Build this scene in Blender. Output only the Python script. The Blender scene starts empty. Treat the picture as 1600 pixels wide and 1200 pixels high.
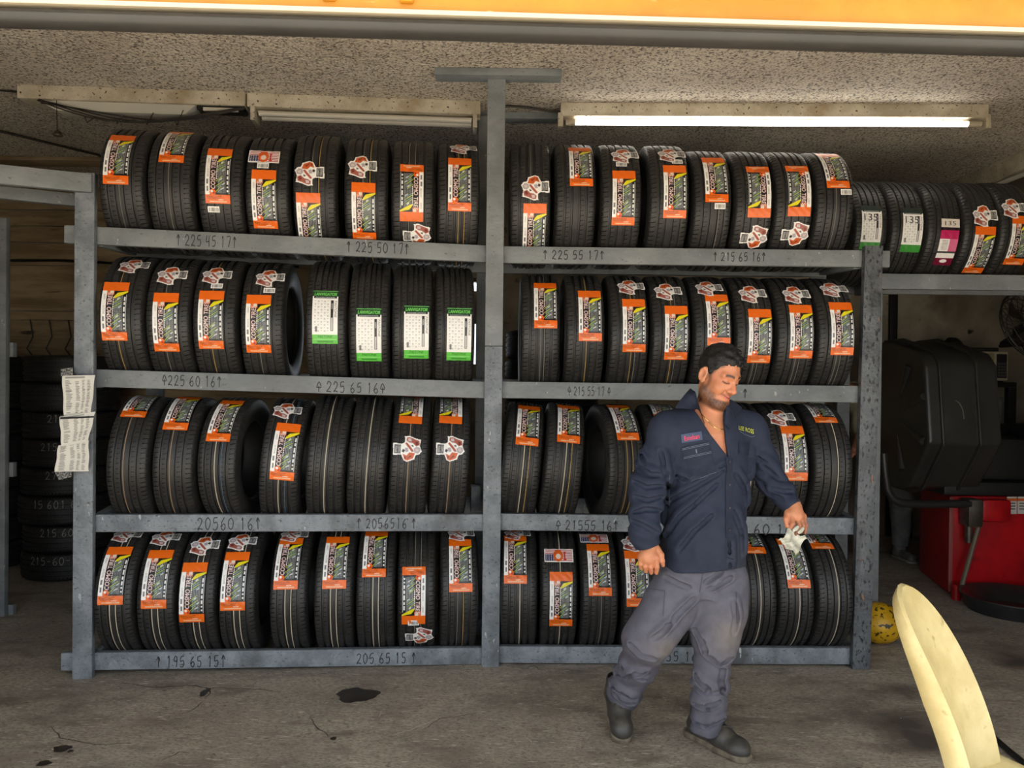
import bpy, bmesh, math, random
import numpy as np
from mathutils import Matrix, Vector

random.seed(7)
RNG = np.random.default_rng(7)
scene = bpy.context.scene
COL = scene.collection

# ------------------------------------------------------------------ camera
CAM = Vector((0.0, 0.0, 1.5))
FPX, PITCH, ROLL = 1200.0, math.radians(0.48), 0.011
_f = Vector((0, math.cos(PITCH), -math.sin(PITCH)))
_r0 = Vector((1, 0, 0)); _u0 = Vector((0, math.sin(PITCH), math.cos(PITCH)))
_r = _r0 * math.cos(ROLL) + _u0 * math.sin(ROLL)
_u = _u0 * math.cos(ROLL) - _r0 * math.sin(ROLL)
cam_data = bpy.data.cameras.new('camera')
cam_data.sensor_width = 36.0
cam_data.lens = 36.0 * FPX / 1600.0
cam_data.clip_start = 0.05
cam = bpy.data.objects.new('camera', cam_data)
COL.objects.link(cam)
cam.matrix_world = Matrix(((_r.x, _u.x, -_f.x, CAM.x), (_r.y, _u.y, -_f.y, CAM.y), (_r.z, _u.z, -_f.z, CAM.z), (0, 0, 0, 1)))
scene.camera = cam

def ray(px, py):
    return (_f + _r * ((px - 800) / FPX) - _u * ((py - 600) / FPX))
def at(px, py, depth):
    """world point at a given depth (y) on the line of sight measured in the photograph"""
    d = ray(px, py)
    return CAM + d * ((depth - CAM.y) / d.y)

# ------------------------------------------------------------------ light
scene.view_settings.view_transform = 'Standard'
scene.view_settings.look = 'None'
scene.view_settings.gamma = 1.0
scene.view_settings.use_curve_mapping = False
scene.view_settings.exposure = 1.2
world = bpy.data.worlds.new('world'); scene.world = world
world.use_nodes = True
bg = world.node_tree.nodes['Background']
bg.inputs['Color'].default_value = (0.86, 0.93, 1.0, 1)
bg.inputs['Strength'].default_value = 1.0
sun_d = bpy.data.lights.new('sun', 'SUN'); sun_d.energy = 5.0; sun_d.angle = 0.01
sun_d.color = (1.0, 0.93, 0.82)
sun = bpy.data.objects.new('sun', sun_d); COL.objects.link(sun)
sun.rotation_euler = Vector((0.28, 0.46, -0.88)).to_track_quat('-Z', 'Y').to_euler()
por_d = bpy.data.lights.new('door_portal', 'AREA'); por_d.shape = 'RECTANGLE'
por_d.size = 7.4; por_d.size_y = 2.27; por_d.cycles.is_portal = True
por = bpy.data.objects.new('door_portal', por_d); COL.objects.link(por)
por.location = (0.5, 1.62, 1.13); por.rotation_euler = (math.radians(90), 0, 0)
scene.cycles.use_denoising = True
scene.cycles.max_bounces = 8
scene.cycles.diffuse_bounces = 5
scene.cycles.caustics_reflective = False
scene.cycles.caustics_refractive = False
scene.cycles.sample_clamp_indirect = 6.0

# ------------------------------------------------------------------ materials
def srgb(r, g, b):
    def f(c):
        c /= 255.0
        return c / 12.92 if c <= 0.04045 else ((c + 0.055) / 1.055) ** 2.4
    return (f(r), f(g), f(b), 1.0)
MATS = {}
def mat(name, col, rough=0.6, metal=0.0, col2=None, scale=8.0, mix=(0.4, 0.6), detail=6.0, bump=0.0, bscale=40.0,
        stretch=(1, 1, 1), emit=None, estr=1.0, spec=0.5, spots=None, coords='Object', bdist=0.01, sub=0.0):
    """procedural material: a base colour, an optional second colour by noise, optional spots (colour, scale, threshold), bump"""
    if name in MATS: return MATS[name]
    m = bpy.data.materials.new(name); m.use_nodes = True
    nt = m.node_tree; N = nt.nodes; L = nt.links
    b = N['Principled BSDF']
    b.inputs['Base Color'].default_value = col
    b.inputs['Roughness'].default_value = rough
    b.inputs['Metallic'].default_value = metal
    b.inputs['Specular IOR Level'].default_value = spec
    if sub:
        b.inputs['Subsurface Weight'].default_value = sub
        b.inputs['Subsurface Radius'].default_value = (0.01, 0.004, 0.002)
    tc = N.new('ShaderNodeTexCoord'); mp = N.new('ShaderNodeMapping')
    mp.inputs['Scale'].default_value = stretch
    L.new(tc.outputs[coords], mp.inputs['Vector'])
    cur = None
    if col2 is not None:
        n = N.new('ShaderNodeTexNoise'); n.inputs['Scale'].default_value = scale; n.inputs['Detail'].default_value = detail
        n.inputs['Roughness'].default_value = 0.65
        L.new(mp.outputs[0], n.inputs['Vector'])
        rp = N.new('ShaderNodeValToRGB')
        rp.color_ramp.elements[0].position = mix[0]; rp.color_ramp.elements[0].color = col
        rp.color_ramp.elements[1].position = mix[1]; rp.color_ramp.elements[1].color = col2
        L.new(n.outputs['Fac'], rp.inputs['Fac']); cur = rp.outputs['Color']
    for sp in (spots or []):
        scol, sscale, lo, hi = sp[:4]
        n = N.new('ShaderNodeTexNoise'); n.inputs['Scale'].default_value = sscale; n.inputs['Detail'].default_value = 4
        mp2 = N.new('ShaderNodeMapping'); mp2.inputs['Scale'].default_value = sp[4] if len(sp) > 4 else (1, 1, 1)
        mp2.inputs['Location'].default_value = (sscale * 1.3, 3.1, 7.7)
        L.new(tc.outputs[coords], mp2.inputs['Vector']); L.new(mp2.outputs[0], n.inputs['Vector'])
        mr = N.new('ShaderNodeMapRange'); mr.inputs['From Min'].default_value = lo; mr.inputs['From Max'].default_value = hi
        L.new(n.outputs['Fac'], mr.inputs['Value'])
        mx = N.new('ShaderNodeMix'); mx.data_type = 'RGBA'
        L.new(mr.outputs[0], mx.inputs['Factor'])
        if cur is None: mx.inputs[6].default_value = col
        else: L.new(cur, mx.inputs[6])
        mx.inputs[7].default_value = scol
        cur = mx.outputs[2]
    if cur is not None: L.new(cur, b.inputs['Base Color'])
    if bump:
        n = N.new('ShaderNodeTexNoise'); n.inputs['Scale'].default_value = bscale; n.inputs['Detail'].default_value = 5
        L.new(mp.outputs[0], n.inputs['Vector'])
        bp = N.new('ShaderNodeBump'); bp.inputs['Strength'].default_value = bump; bp.inputs['Distance'].default_value = bdist
        L.new(n.outputs['Fac'], bp.inputs['Height']); L.new(bp.outputs[0], b.inputs['Normal'])
    if emit is not None:
        b.inputs['Emission Color'].default_value = emit; b.inputs['Emission Strength'].default_value = estr
    MATS[name] = m
    return m
def attr_mat(name, rough=0.4, bump=0.0, bscale=60.0, spec=0.5, grain=0.0, gscale=120.0, bdist=0.003, sub=0.0):
    """printed / dyed colours stored on the mesh as attribute 'tint'"""
    if name in MATS: return MATS[name]
    m = bpy.data.materials.new(name); m.use_nodes = True
    nt = m.node_tree; N = nt.nodes; L = nt.links; b = N['Principled BSDF']
    a = N.new('ShaderNodeAttribute'); a.attribute_name = 'tint'
    b.inputs['Roughness'].default_value = rough; b.inputs['Specular IOR Level'].default_value = spec
    if sub:
        b.inputs['Subsurface Weight'].default_value = sub
        b.inputs['Subsurface Radius'].default_value = (0.012, 0.004, 0.002)
        b.inputs['Subsurface Scale'].default_value = 0.5
    tc = N.new('ShaderNodeTexCoord')
    out = a.outputs['Color']
    if grain:
        n = N.new('ShaderNodeTexNoise'); n.inputs['Scale'].default_value = gscale; n.inputs['Detail'].default_value = 6
        L.new(tc.outputs['Object'], n.inputs['Vector'])
        mr = N.new('ShaderNodeMapRange'); mr.inputs['To Min'].default_value = 1 - grain; mr.inputs['To Max'].default_value = 1 + grain
        mr.inputs['From Min'].default_value = 0.3; mr.inputs['From Max'].default_value = 0.7
        L.new(n.outputs['Fac'], mr.inputs['Value'])
        vm = N.new('ShaderNodeVectorMath'); vm.operation = 'SCALE'
        L.new(out, vm.inputs[0]); L.new(mr.outputs[0], vm.inputs['Scale']); out = vm.outputs[0]
    L.new(out, b.inputs['Base Color'])
    if bump:
        n = N.new('ShaderNodeTexNoise'); n.inputs['Scale'].default_value = bscale; n.inputs['Detail'].default_value = 4
        L.new(tc.outputs['Object'], n.inputs['Vector'])
        bp = N.new('ShaderNodeBump'); bp.inputs['Strength'].default_value = bump; bp.inputs['Distance'].default_value = bdist
        L.new(n.outputs['Fac'], bp.inputs['Height']); L.new(bp.outputs[0], b.inputs['Normal'])
    MATS[name] = m
    return m

# ------------------------------------------------------------------ object helpers
def link(name, me, m=None, parent=None):
    o = bpy.data.objects.new(name, me); COL.objects.link(o)
    if m is not None and me is not None and len(me.materials) == 0: me.materials.append(m)
    if parent is not None: o.parent = parent
    return o
def tag(o, label=None, cat=None, group=None, kind=None):
    if label: o['label'] = label
    if cat: o['category'] = cat
    if group: o['group'] = group
    if kind: o['kind'] = kind
    return o
def empty(name, loc=(0, 0, 0), rz=0.0, label=None, cat=None, group=None):
    o = bpy.data.objects.new(name, None); COL.objects.link(o)
    o.location = loc; o.rotation_euler = (0, 0, rz); o.empty_display_size = 0.1
    return tag(o, label, cat, group)
class MB:
    """collects simple shapes into one mesh"""
    def __init__(s): s.v = []; s.f = []; s.smooth = []
    def add(s, vs, fs, smooth=False):
        k = len(s.v); s.v += [tuple(v) for v in vs]; s.f += [tuple(i + k for i in f) for f in fs]; s.smooth += [smooth] * len(fs)
        return s
    def box(s, x0, x1, y0, y1, z0, z1, M=None):
        vs = [Vector((x, y, z)) for x in (x0, x1) for y in (y0, y1) for z in (z0, z1)]
        if M is not None: vs = [M @ v for v in vs]
        return s.add(vs, [(0, 1, 3, 2), (4, 6, 7, 5), (0, 4, 5, 1), (2, 3, 7, 6), (0, 2, 6, 4), (1, 5, 7, 3)])
    def hexa(s, vs):
        """8 corners in box order"""
        return s.add(vs, [(0, 1, 3, 2), (4, 6, 7, 5), (0, 4, 5, 1), (2, 3, 7, 6), (0, 2, 6, 4), (1, 5, 7, 3)])
    def beam(s, a, b, w, h, up=(0, 0, 1)):
        """a bar from a to b: w sideways, h along up"""
        a = Vector(a); b = Vector(b); d = (b - a).normalized(); up = Vector(up)
        sd = d.cross(up).normalized(); uu = sd.cross(d).normalized()
        vs = [p + sd * (i * w / 2) + uu * (k * h / 2) for p in (a, b) for i in (-1, 1) for k in (-1, 1)]
        return s.hexa(vs)
    def tube(s, pts, r, n=10, cap=True):
        pts = [Vector(p) for p in pts]; rs = r if isinstance(r, (list, tuple)) else [r] * len(pts)
        t0 = (pts[1] - pts[0]).normalized(); ref = Vector((0, 0, 1)) if abs(t0.z) < 0.9 else Vector((1, 0, 0))
        u = t0.cross(ref).normalized(); vs = []
        for i, p in enumerate(pts):
            t = (pts[min(i + 1, len(pts) - 1)] - pts[max(i - 1, 0)]).normalized()
            u = (u - t * u.dot(t)).normalized(); w = t.cross(u)
            for k in range(n):
                a = 2 * math.pi * k / n; vs.append(p + (u * math.cos(a) + w * math.sin(a)) * rs[i])
        fs = [(i * n + k, i * n + (k + 1) % n, (i + 1) * n + (k + 1) % n, (i + 1) * n + k) for i in range(len(pts) - 1) for k in range(n)]
        s.add(vs, fs, True)
        if cap:
            k0 = len(s.v) - len(vs)
            s.f.append(tuple(k0 + k for k in reversed(range(n)))); s.smooth.append(False)
            s.f.append(tuple(k0 + (len(pts) - 1) * n + k for k in range(n))); s.smooth.append(False)
        return s
    def lathe(s, prof, n=32, M=None, closed=False, smooth=True):
        """profile of (r, z) turned about z"""
        vs = [Vector((r * math.cos(2 * math.pi * k / n), r * math.sin(2 * math.pi * k / n), z)) for r, z in prof for k in range(n)]
        if M is not None: vs = [M @ v for v in vs]
        m = len(prof); fs = []
        for i in range(m if closed else m - 1):
            j = (i + 1) % m
            fs += [(i * n + k, i * n + (k + 1) % n, j * n + (k + 1) % n, j * n + k) for k in range(n)]
        return s.add(vs, fs, smooth)
    def build(s, name, m, parent=None, bevel=0.0, seg=2, sharp=35):
        me = bpy.data.meshes.new(name); me.from_pydata(s.v, [], s.f); me.update()
        me.polygons.foreach_set('use_smooth', s.smooth)
        bm = bmesh.new(); bm.from_mesh(me)
        bmesh.ops.recalc_face_normals(bm, faces=bm.faces)
        if bevel:
            es = [e for e in bm.edges if len(e.link_faces) == 2 and e.calc_face_angle(0) > 0.6]
            bmesh.ops.bevel(bm, geom=es, offset=bevel, segments=seg, profile=0.6, affect='EDGES', clamp_overlap=True)
            for f in bm.faces: f.smooth = True
        bm.to_mesh(me); bm.free()
        if bevel or any(s.smooth): me.set_sharp_from_angle(angle=math.radians(sharp))
        return link(name, me, m, parent)

# ---- handwriting: strokes on a 0..1 grid
GLY = {
 '0': [[(.5, 1), (.15, .75), (.12, .3), (.45, 0), (.8, .25), (.85, .7), (.5, 1)]],
 '1': [[(.35, .8), (.55, 1), (.5, 0)]],
 '2': [[(.1, .75), (.4, 1), (.8, .8), (.6, .45), (.1, .05), (.45, .1), (.9, 0)]],
 '3': [[(.1, .95), (.75, 1), (.4, .6), (.8, .3), (.5, 0), (.1, .1)]],
 '4': [[(.25, 1), (.15, .45), (.8, .5)], [(.7, .95), (.65, 0)]],
 '5': [[(.85, 1), (.25, .95), (.2, .55), (.65, .6), (.8, .3), (.55, .02), (.1, .08)]],
 '6': [[(.7, 1), (.25, .6), (.15, .2), (.5, 0), (.8, .25), (.55, .5), (.2, .3)]],
 '7': [[(.1, .95), (.85, 1), (.45, 0)]],
 '8': [[(.5, .55), (.15, .8), (.5, 1), (.8, .8), (.5, .55), (.12, .25), (.5, 0), (.85, .25), (.5, .55)]],
 '9': [[(.8, .7), (.5, .5), (.2, .75), (.5, 1), (.8, .8), (.7, 0)]],
 '-': [[(.1, .5), (.8, .5)]],
 '^': [[(.5, 0), (.5, 1)], [(.2, .65), (.5, 1), (.8, .65)]],
 'A': [[(.5, 0), (.5, .6)], [(.1, .45), (.5, 1), (.9, .45), (.1, .45)]],
 ' ': [],
}
def strokes(text, h, adv=0.75, jit=0.04):
    """list of polylines (x, y) of handwritten text, height h, starting at x = 0"""
    out = []; x = 0.0
    for c in text:
        for pl in GLY[c]:
            pts = [(x + (a + random.uniform(-jit, jit)) * h * 0.6, (b + random.uniform(-jit, jit)) * h) for a, b in pl]
            sm = []
            for i in range(len(pts) - 1):          # soft curve through the points
                p0 = pts[max(i - 1, 0)]; p1 = pts[i]; p2 = pts[i + 1]; p3 = pts[min(i + 2, len(pts) - 1)]
                for t in (0, .25, .5, .75):
                    sm.append(tuple(0.5 * ((2 * p1[k]) + (-p0[k] + p2[k]) * t + (2 * p0[k] - 5 * p1[k] + 4 * p2[k] - p3[k]) * t * t
                                           + (-p0[k] + 3 * p1[k] - 3 * p2[k] + p3[k]) * t ** 3) for k in (0, 1)))
            sm.append(pts[-1]); out.append(sm)
        x += h * (adv if c != ' ' else 0.4)
    return out, x
def stroke_mesh(name, lines, w, fn, m, parent):
    """thin ribbons along the polylines; fn maps (x, y) to a point"""
    mb = MB()
    for pl in lines:
        vs = []
        for i, p in enumerate(pl):
            q = pl[min(i + 1, len(pl) - 1)]; o = pl[max(i - 1, 0)]
            dx, dy = q[0] - o[0], q[1] - o[1]; L = math.hypot(dx, dy) or 1e-6
            nx, ny = -dy / L * w / 2, dx / L * w / 2
            vs += [fn(p[0] + nx, p[1] + ny), fn(p[0] - nx, p[1] - ny)]
        mb.add(vs, [(2 * i, 2 * i + 1, 2 * i + 3, 2 * i + 2) for i in range(len(pl) - 1)])
    return mb.build(name, m, parent)

# ================================================================== the setting
GREY = mat('grey_painted_wood', srgb(132, 136, 138), 0.55, col2=srgb(112, 117, 120), scale=6, stretch=(0.6, 1, 1), bump=0.25, bscale=55,
           spots=[(srgb(84, 84, 84), 70, 0.64, 0.76, (0.6, 1, 1)), (srgb(100, 102, 102), 3.5, 0.5, 0.8, (1, 1, 1)), (srgb(176, 178, 176), 45, 0.70, 0.74, (1, 1, .5))])
GREYWORN = mat('worn_grey_painted_wood', srgb(138, 144, 150), 0.55, col2=srgb(108, 114, 120), scale=7, bump=0.45, bscale=60,
               spots=[(srgb(66, 66, 68), 90, 0.60, 0.74, (0.7, 1, 1)), (srgb(88, 90, 92), 6, 0.56, 0.72, (1, 1, .5)), (srgb(60, 56, 52), 16, 0.68, 0.74, (.4, 1, 1.5)), (srgb(178, 182, 184), 40, 0.69, 0.73, (1, 1, .4))])
CEIL = 3.074
BACK = 6.5           # back wall behind the rack
BACKR = 7.5           # back wall of the deeper part on the right
DOOR_Y = 1.62; DOOR_Z = 2.196

def floor_mat():
    m = mat('oily_concrete', srgb(186, 176, 160), 0.6, col2=srgb(150, 140, 127), scale=2.2, mix=(0.35, 0.68), detail=12, bump=0.3, bscale=30,
            spots=[(srgb(122, 113, 102), 5.0, 0.50, 0.75, (1, 2.2, 1)), (srgb(132, 122, 110), 40, 0.46, 0.72, (1, 2.6, 1)), (srgb(108, 99, 88), 95, 0.52, 0.72, (1, 1.8, 1)), (srgb(214, 204, 188), 18, 0.62, 0.74, (1, 5, 1)), (srgb(96, 88, 78), 28, 0.64, 0.74, (1, 2, 1)),
                   (srgb(84, 77, 70), 1.3, 0.60, 0.72), (srgb(222, 214, 200), 110, 0.70, 0.74)])
    return m
FLOOR = floor_mat()
mb = MB().box(-7, 7, DOOR_Y - 0.1, 8.2, -0.2, 0.0)
tag(mb.build('floor', FLOOR), 'oil-stained grey concrete garage floor', kind='structure')
DRIVE = mat('driveway_concrete', srgb(222, 214, 200), 0.8, col2=srgb(206, 198, 184), scale=1.5, bump=0.2)
tag(MB().box(-30, 30, -30, DOOR_Y - 0.1, -0.2, -0.005).build('ground', DRIVE), 'pale concrete driveway in front of the garage', kind='structure')

def ceiling_mat():
    m = bpy.data.materials.new('popcorn_ceiling'); m.use_nodes = True
    N = m.node_tree.nodes; L = m.node_tree.links; b = N['Principled BSDF']; b.inputs['Roughness'].default_value = 0.85
    tc = N.new('ShaderNodeTexCoord')
    n1 = N.new('ShaderNodeTexNoise'); n1.inputs['Scale'].default_value = 62; n1.inputs['Detail'].default_value = 5
    n2 = N.new('ShaderNodeTexNoise'); n2.inputs['Scale'].default_value = 1.6; n2.inputs['Detail'].default_value = 6
    n3 = N.new('ShaderNodeTexNoise'); n3.inputs['Scale'].default_value = 88; n3.inputs['Detail'].default_value = 2
    for n in (n1, n2, n3): L.new(tc.outputs['Object'], n.inputs['Vector'])
    r2 = N.new('ShaderNodeValToRGB'); r2.color_ramp.elements[0].position = 0.35; r2.color_ramp.elements[1].position = 0.7
    r2.color_ramp.elements[0].color = srgb(206, 194, 178); r2.color_ramp.elements[1].color = srgb(232, 222, 206)
    L.new(n2.outputs['Fac'], r2.inputs['Fac'])
    mr = N.new('ShaderNodeMapRange'); mr.inputs['From Min'].default_value = 0.48; mr.inputs['From Max'].default_value = 0.68
    L.new(n3.outputs['Fac'], mr.inputs['Value'])
    mx = N.new('ShaderNodeMix'); mx.data_type = 'RGBA'; mx.inputs[7].default_value = srgb(88, 78, 66)
    L.new(mr.outputs[0], mx.inputs['Factor']); L.new(r2.outputs[0], mx.inputs[6]); L.new(mx.outputs[2], b.inputs['Base Color'])
    bp = N.new('ShaderNodeBump'); bp.inputs['Strength'].default_value = 1.0; bp.inputs['Distance'].default_value = 0.03
    L.new(n1.outputs['Fac'], bp.inputs['Height']); L.new(bp.outputs[0], b.inputs['Normal'])
    return m
tag(MB().box(-7, 7, DOOR_Y, 8.2, CEIL, CEIL + 0.2).build('ceiling', ceiling_mat()), 'stained textured popcorn garage ceiling', kind='structure')

WALL = mat('grimy_cream_wall', srgb(176, 164, 140), 0.85, col2=srgb(138, 124, 100), scale=1.8, bump=0.2, bscale=25,
           spots=[(srgb(70, 62, 52), 9, 0.66, 0.74)])
PLANK = mat('weathered_tan_board', srgb(168, 148, 116), 0.8, col2=srgb(128, 108, 80), scale=3, stretch=(0.4, 1, 3), bump=0.25,
            spots=[(srgb(60, 50, 40), 9, 0.66, 0.75, (0.4, 1, 2))])
# back wall behind the rack, with a window opening, clad on the left with boards
WX0, WX1, WZ0, WZ1 = -1.10, -0.22, 1.58, 2.34
w = MB()
w.box(-7, WX0, BACK, BACK + 0.15, 0, CEIL); w.box(WX1, 2.62, BACK, BACK + 0.15, 0, CEIL)
w.box(WX0, WX1, BACK, BACK + 0.15, 0, WZ0); w.box(WX0, WX1, BACK, BACK + 0.15, WZ1, CEIL)
wb = tag(w.build('wall_back', WALL), 'grimy cream back wall behind the tire rack', kind='structure')
zs = [1.30, 1.62, 1.94, 2.015, 2.40, 2.59, 2.73, 2.865, CEIL - 0.02]
for i in range(len(zs) - 1):
    MB().box(-6.9, -1.55, BACK - 0.022 - 0.006 * (i % 2), BACK - 0.001, zs[i] + 0.005, zs[i + 1] - 0.005).build('plank', PLANK, wb, bevel=0.003)
tag(MB().box(-6.8, -2.25, 5.60, 5.78, CEIL - 0.03, CEIL).build('trim_1', PLANK, None, bevel=0.004), 'narrow board across the ceiling at left', kind='structure')
MB().tube([(-6.8, BACK - 0.05, 2.44), (-4.6, BACK - 0.045, 2.43), (-3.8, BACK - 0.05, 2.44), (-2.8, BACK - 0.05, 2.40), (-1.8, BACK - 0.045, 2.41)], 0.011, 8).build('wall_cable', mat('black_plastic', srgb(22, 21, 20), 0.5), wb)
for k in range(3):
    x = -4.05 + 0.16 * k
    MB().tube([(x, BACK - 0.05, 1.94), (x + 0.03, BACK - 0.06, 1.8), (x - 0.02, BACK - 0.06, 1.7), (x + 0.05, BACK - 0.05, 1.6)], 0.005, 6).build('hanging_wire', MATS['black_plastic'], wb)
# window with a tan blind board over bright glass
GLASS = bpy.data.materials.new('clear_glass'); GLASS.use_nodes = True
_n = GLASS.node_tree.nodes; _l = GLASS.node_tree.links
_t = _n.new('ShaderNodeBsdfTransparent'); _g = _n.new('ShaderNodeBsdfGlossy'); _g.inputs['Roughness'].default_value = 0.05
_m = _n.new('ShaderNodeMixShader'); _m.inputs[0].default_value = 0.06
_l.new(_t.outputs[0], _m.inputs[1]); _l.new(_g.outputs[0], _m.inputs[2]); _l.new(_m.outputs[0], _n['Material Output'].inputs['Surface'])
win = empty('window_1', ((WX0 + WX1) / 2, BACK, WZ0)); tag(win, 'small bright window in the back wall seen between tires', kind='structure')
def wpart(name, m, x0, x1, y0, y1, z0, z1, bevel=0.003):
    o = MB().box(x0, x1, y0, y1, z0, z1).build(name, m, None, bevel); o.parent = win; o.matrix_parent_inverse = Matrix.Translation(-win.location); return o
for x in (WX0, (WX0 + WX1) / 2 - 0.02, WX1 - 0.04): wpart('window_frame', PLANK, x, x + 0.04, BACK + 0.02, BACK + 0.10, WZ0, WZ1)
for z in (WZ0, 1.955, 2.20, WZ1 - 0.03): wpart('window_frame', PLANK, WX0, WX1, BACK + 0.02, BACK + 0.10, z, z + 0.03)
wpart('blind_board', PLANK, WX0 + 0.03, WX1 - 0.03, BACK + 0.03, BACK + 0.05, 1.965, 2.215)
wpart('pane', GLASS, WX0 + 0.01, WX1 - 0.01, BACK + 0.07, BACK + 0.074, WZ0, WZ1, 0)
# deeper part on the right
RW = mat('dirty_block_wall', srgb(178, 168, 148), 0.85, col2=srgb(140, 128, 108), scale=1.4, bump=0.15,
         spots=[(srgb(60, 52, 44), 8, 0.67, 0.75), (srgb(120, 104, 88), 1.2, 0.52, 0.6)])
wr = tag(MB().box(2.62, 7, BACKR, BACKR + 0.15, 0, CEIL).build('wall_back_right', RW), 'dirty pale wall behind the balancer', kind='structure')
tag(MB().box(2.60, 2.74, BACK + 0.15, BACKR, 0, CEIL).build('wall_return', RW), 'short return wall behind the rack end', kind='structure')
MB().box(3.66, 3.735, BACKR - 0.05, BACKR, 0.0, CEIL).build('wall_pipe', MATS['black_plastic'], wr, bevel=0.01)
tag(MB().box(-7.0, -6.85, DOOR_Y, BACK, 0, CEIL).build('wall_left', WALL), 'grimy left garage wall', kind='structure')
tag(MB().box(6.85, 7.0, DOOR_Y, BACKR, 0, CEIL).build('wall_right', RW), 'grimy right garage wall', kind='structure')
w = MB(); w.box(-7, -2.7, DOOR_Y, DOOR_Y + 0.15, 0, CEIL + 0.2); w.box(3.3, 7, DOOR_Y, DOOR_Y + 0.15, 0, CEIL + 0.2)
w.box(-2.7, 3.3, DOOR_Y, DOOR_Y + 0.15, DOOR_Z + 0.30, CEIL + 0.2)
wfo = tag(w.build('wall_front', WALL), 'front wall around the garage door opening', kind='structure')
wfo.rotation_euler = (0, 0, 0.039)
SOFF = mat('dark_soffit_paint', srgb(120, 114, 100), 0.85, col2=srgb(96, 90, 78), scale=2, bump=0.15)
tag(MB().box(3.56, 6.85, 3.2, BACKR, 2.5, CEIL).build('ceiling_soffit', SOFF), 'lowered dark ceiling soffit on the right', kind='structure')

# ------------------------------------------------------------------ garage door bottom edge
YEL = mat('yellow_door_paint', srgb(198, 138, 38), 0.5, col2=srgb(184, 124, 30), scale=3, bump=0.3, bscale=22, spots=[(srgb(150, 106, 48), 14, 0.68, 0.76), (srgb(222, 190, 128), 30, 0.70, 0.76, (0.5, 1, 2))])
dr = empty('garage_door', (0, DOOR_Y - 0.06, DOOR_Z), -0.012, 'raised yellow garage door with black rubber bottom seal', 'garage door')
def dpart(name, mbx, m, bevel=0.0):
    o = mbx.build(name, m, dr, bevel); return o
dr.rotation_euler = (0, 0.0, 0.039)
dpart('door_panel', MB().box(-2.69, 3.29, 0, 0.045, 0.037, 0.115).box(-2.69, 3.29, -0.014, 0.045, 0.115, 0.24).box(-2.69, 3.29, 0, 0.045, 0.24, 0.55), YEL, 0.004)
dpart('seal_retainer', MB().box(-2.69, 3.29, -0.012, 0.05, 0.028, 0.037), mat('bright_aluminium', srgb(215, 200, 172), 0.35, 0.2))
seal = MB(); n = 14
sv = []; 
for x in (-2.69, 3.29):
    for k in range(n):
        a = 2 * math.pi * k / n; sv.append((x, 0.018 + 0.030 * math.cos(a), 0.010 + 0.0165 * math.sin(a)))
seal.add(sv, [(k, (k + 1) % n, n + (k + 1) % n, n + k) for k in range(n)] + [tuple(range(n)), tuple(range(n, 2 * n))], True)
dpart('rubber_seal', seal, mat('weathered_rubber', srgb(56, 53, 50), 0.45, col2=srgb(42, 40, 38), scale=4, stretch=(0.3, 1, 1)))
for bx in (-0.375, -0.22):
    br = dpart('hinge_bracket', MB().box(bx - 0.014, bx + 0.014, -0.016, 0.002, 0.052, 0.112), YEL, 0.006)
    M = Matrix.Translation((bx, -0.017, 0.079)) @ Matrix.Rotation(math.radians(90), 4, 'X')
    MB().lathe([(0.0, 0.004), (0.006, 0.004), (0.007, 0.0), (0.0, 0.0)], 10, M).build('bolt', mat('dull_steel', srgb(150, 140, 125), 0.4, 0.7), br)

# ------------------------------------------------------------------ fluorescent fixtures
FIX = mat('fixture_enamel', srgb(206, 196, 176), 0.5, col2=srgb(170, 158, 136), scale=5, spots=[(srgb(66, 58, 48), 60, 0.63, 0.68), (srgb(150, 120, 84), 3, 0.6, 0.75)])
WIRE = mat('dark_wire', srgb(46, 38, 32), 0.6)
TUBE_OFF = mat('unlit_tube', srgb(205, 198, 184), 0.25)
TUBE_ON = mat('lit_tube', (1, 1, 1, 1), 0.3, emit=(1.0, 0.95, 0.86, 1), estr=5.0)
def fixture(x0, x1, y0, y1, label, lit):
    """surface fixture along x, slightly skewed (y0 at x0, y1 at x1)"""
    e = empty('fluorescent_fixture', ((x0 + x1) / 2, (y0 + y1) / 2, CEIL), math.atan2(y1 - y0, x1 - x0), label, 'light fixture')
    L = math.hypot(x1 - x0, y1 - y0) / 2
    h = 0.075
    hs = MB().hexa([Vector(p) for p in [(-L, -0.07, -h), (-L, -0.07, 0), (-L, 0.07, -h), (-L, 0.07, 0), (L, -0.07, -h), (L, -0.07, 0), (L, 0.07, -h), (L, 0.07, 0)]])
    hs.build('housing', FIX, e, bevel=0.004)
    return e, L, h
# right, lit
ex0, ex1 = at(875, 176, 4.50), at(1537, 190, 4.40)
e, L, h = fixture(ex0.x, ex1.x, 4.47, 4.42, 'lit long fluorescent ceiling fixture right of the post', True)
MB().box(-L + 0.02, L - 0.02, -0.03, 0.06, -h - 0.012, -h).build('reflector_spine', FIX, e, bevel=0.003)
MB().tube([(-L + 0.08, -0.045, -h - 0.03), (L - 0.10, -0.045, -h - 0.03)], 0.015, 14).build('lamp_tube', TUBE_ON, e)
for s in (-1, 1):
    MB().tube([(s * (L - 0.105 if s > 0 else L - 0.085), -0.045, -h - 0.03), (s * (L - 0.03), -0.045, -h - 0.03)], 0.0185, 12).build('tube_cap', FIX, e)
    MB().box(s * L - 0.015, s * L + 0.015, -0.07, 0.0, -h - 0.06, -h + 0.02).build('lamp_holder', FIX, e, bevel=0.004)
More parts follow.
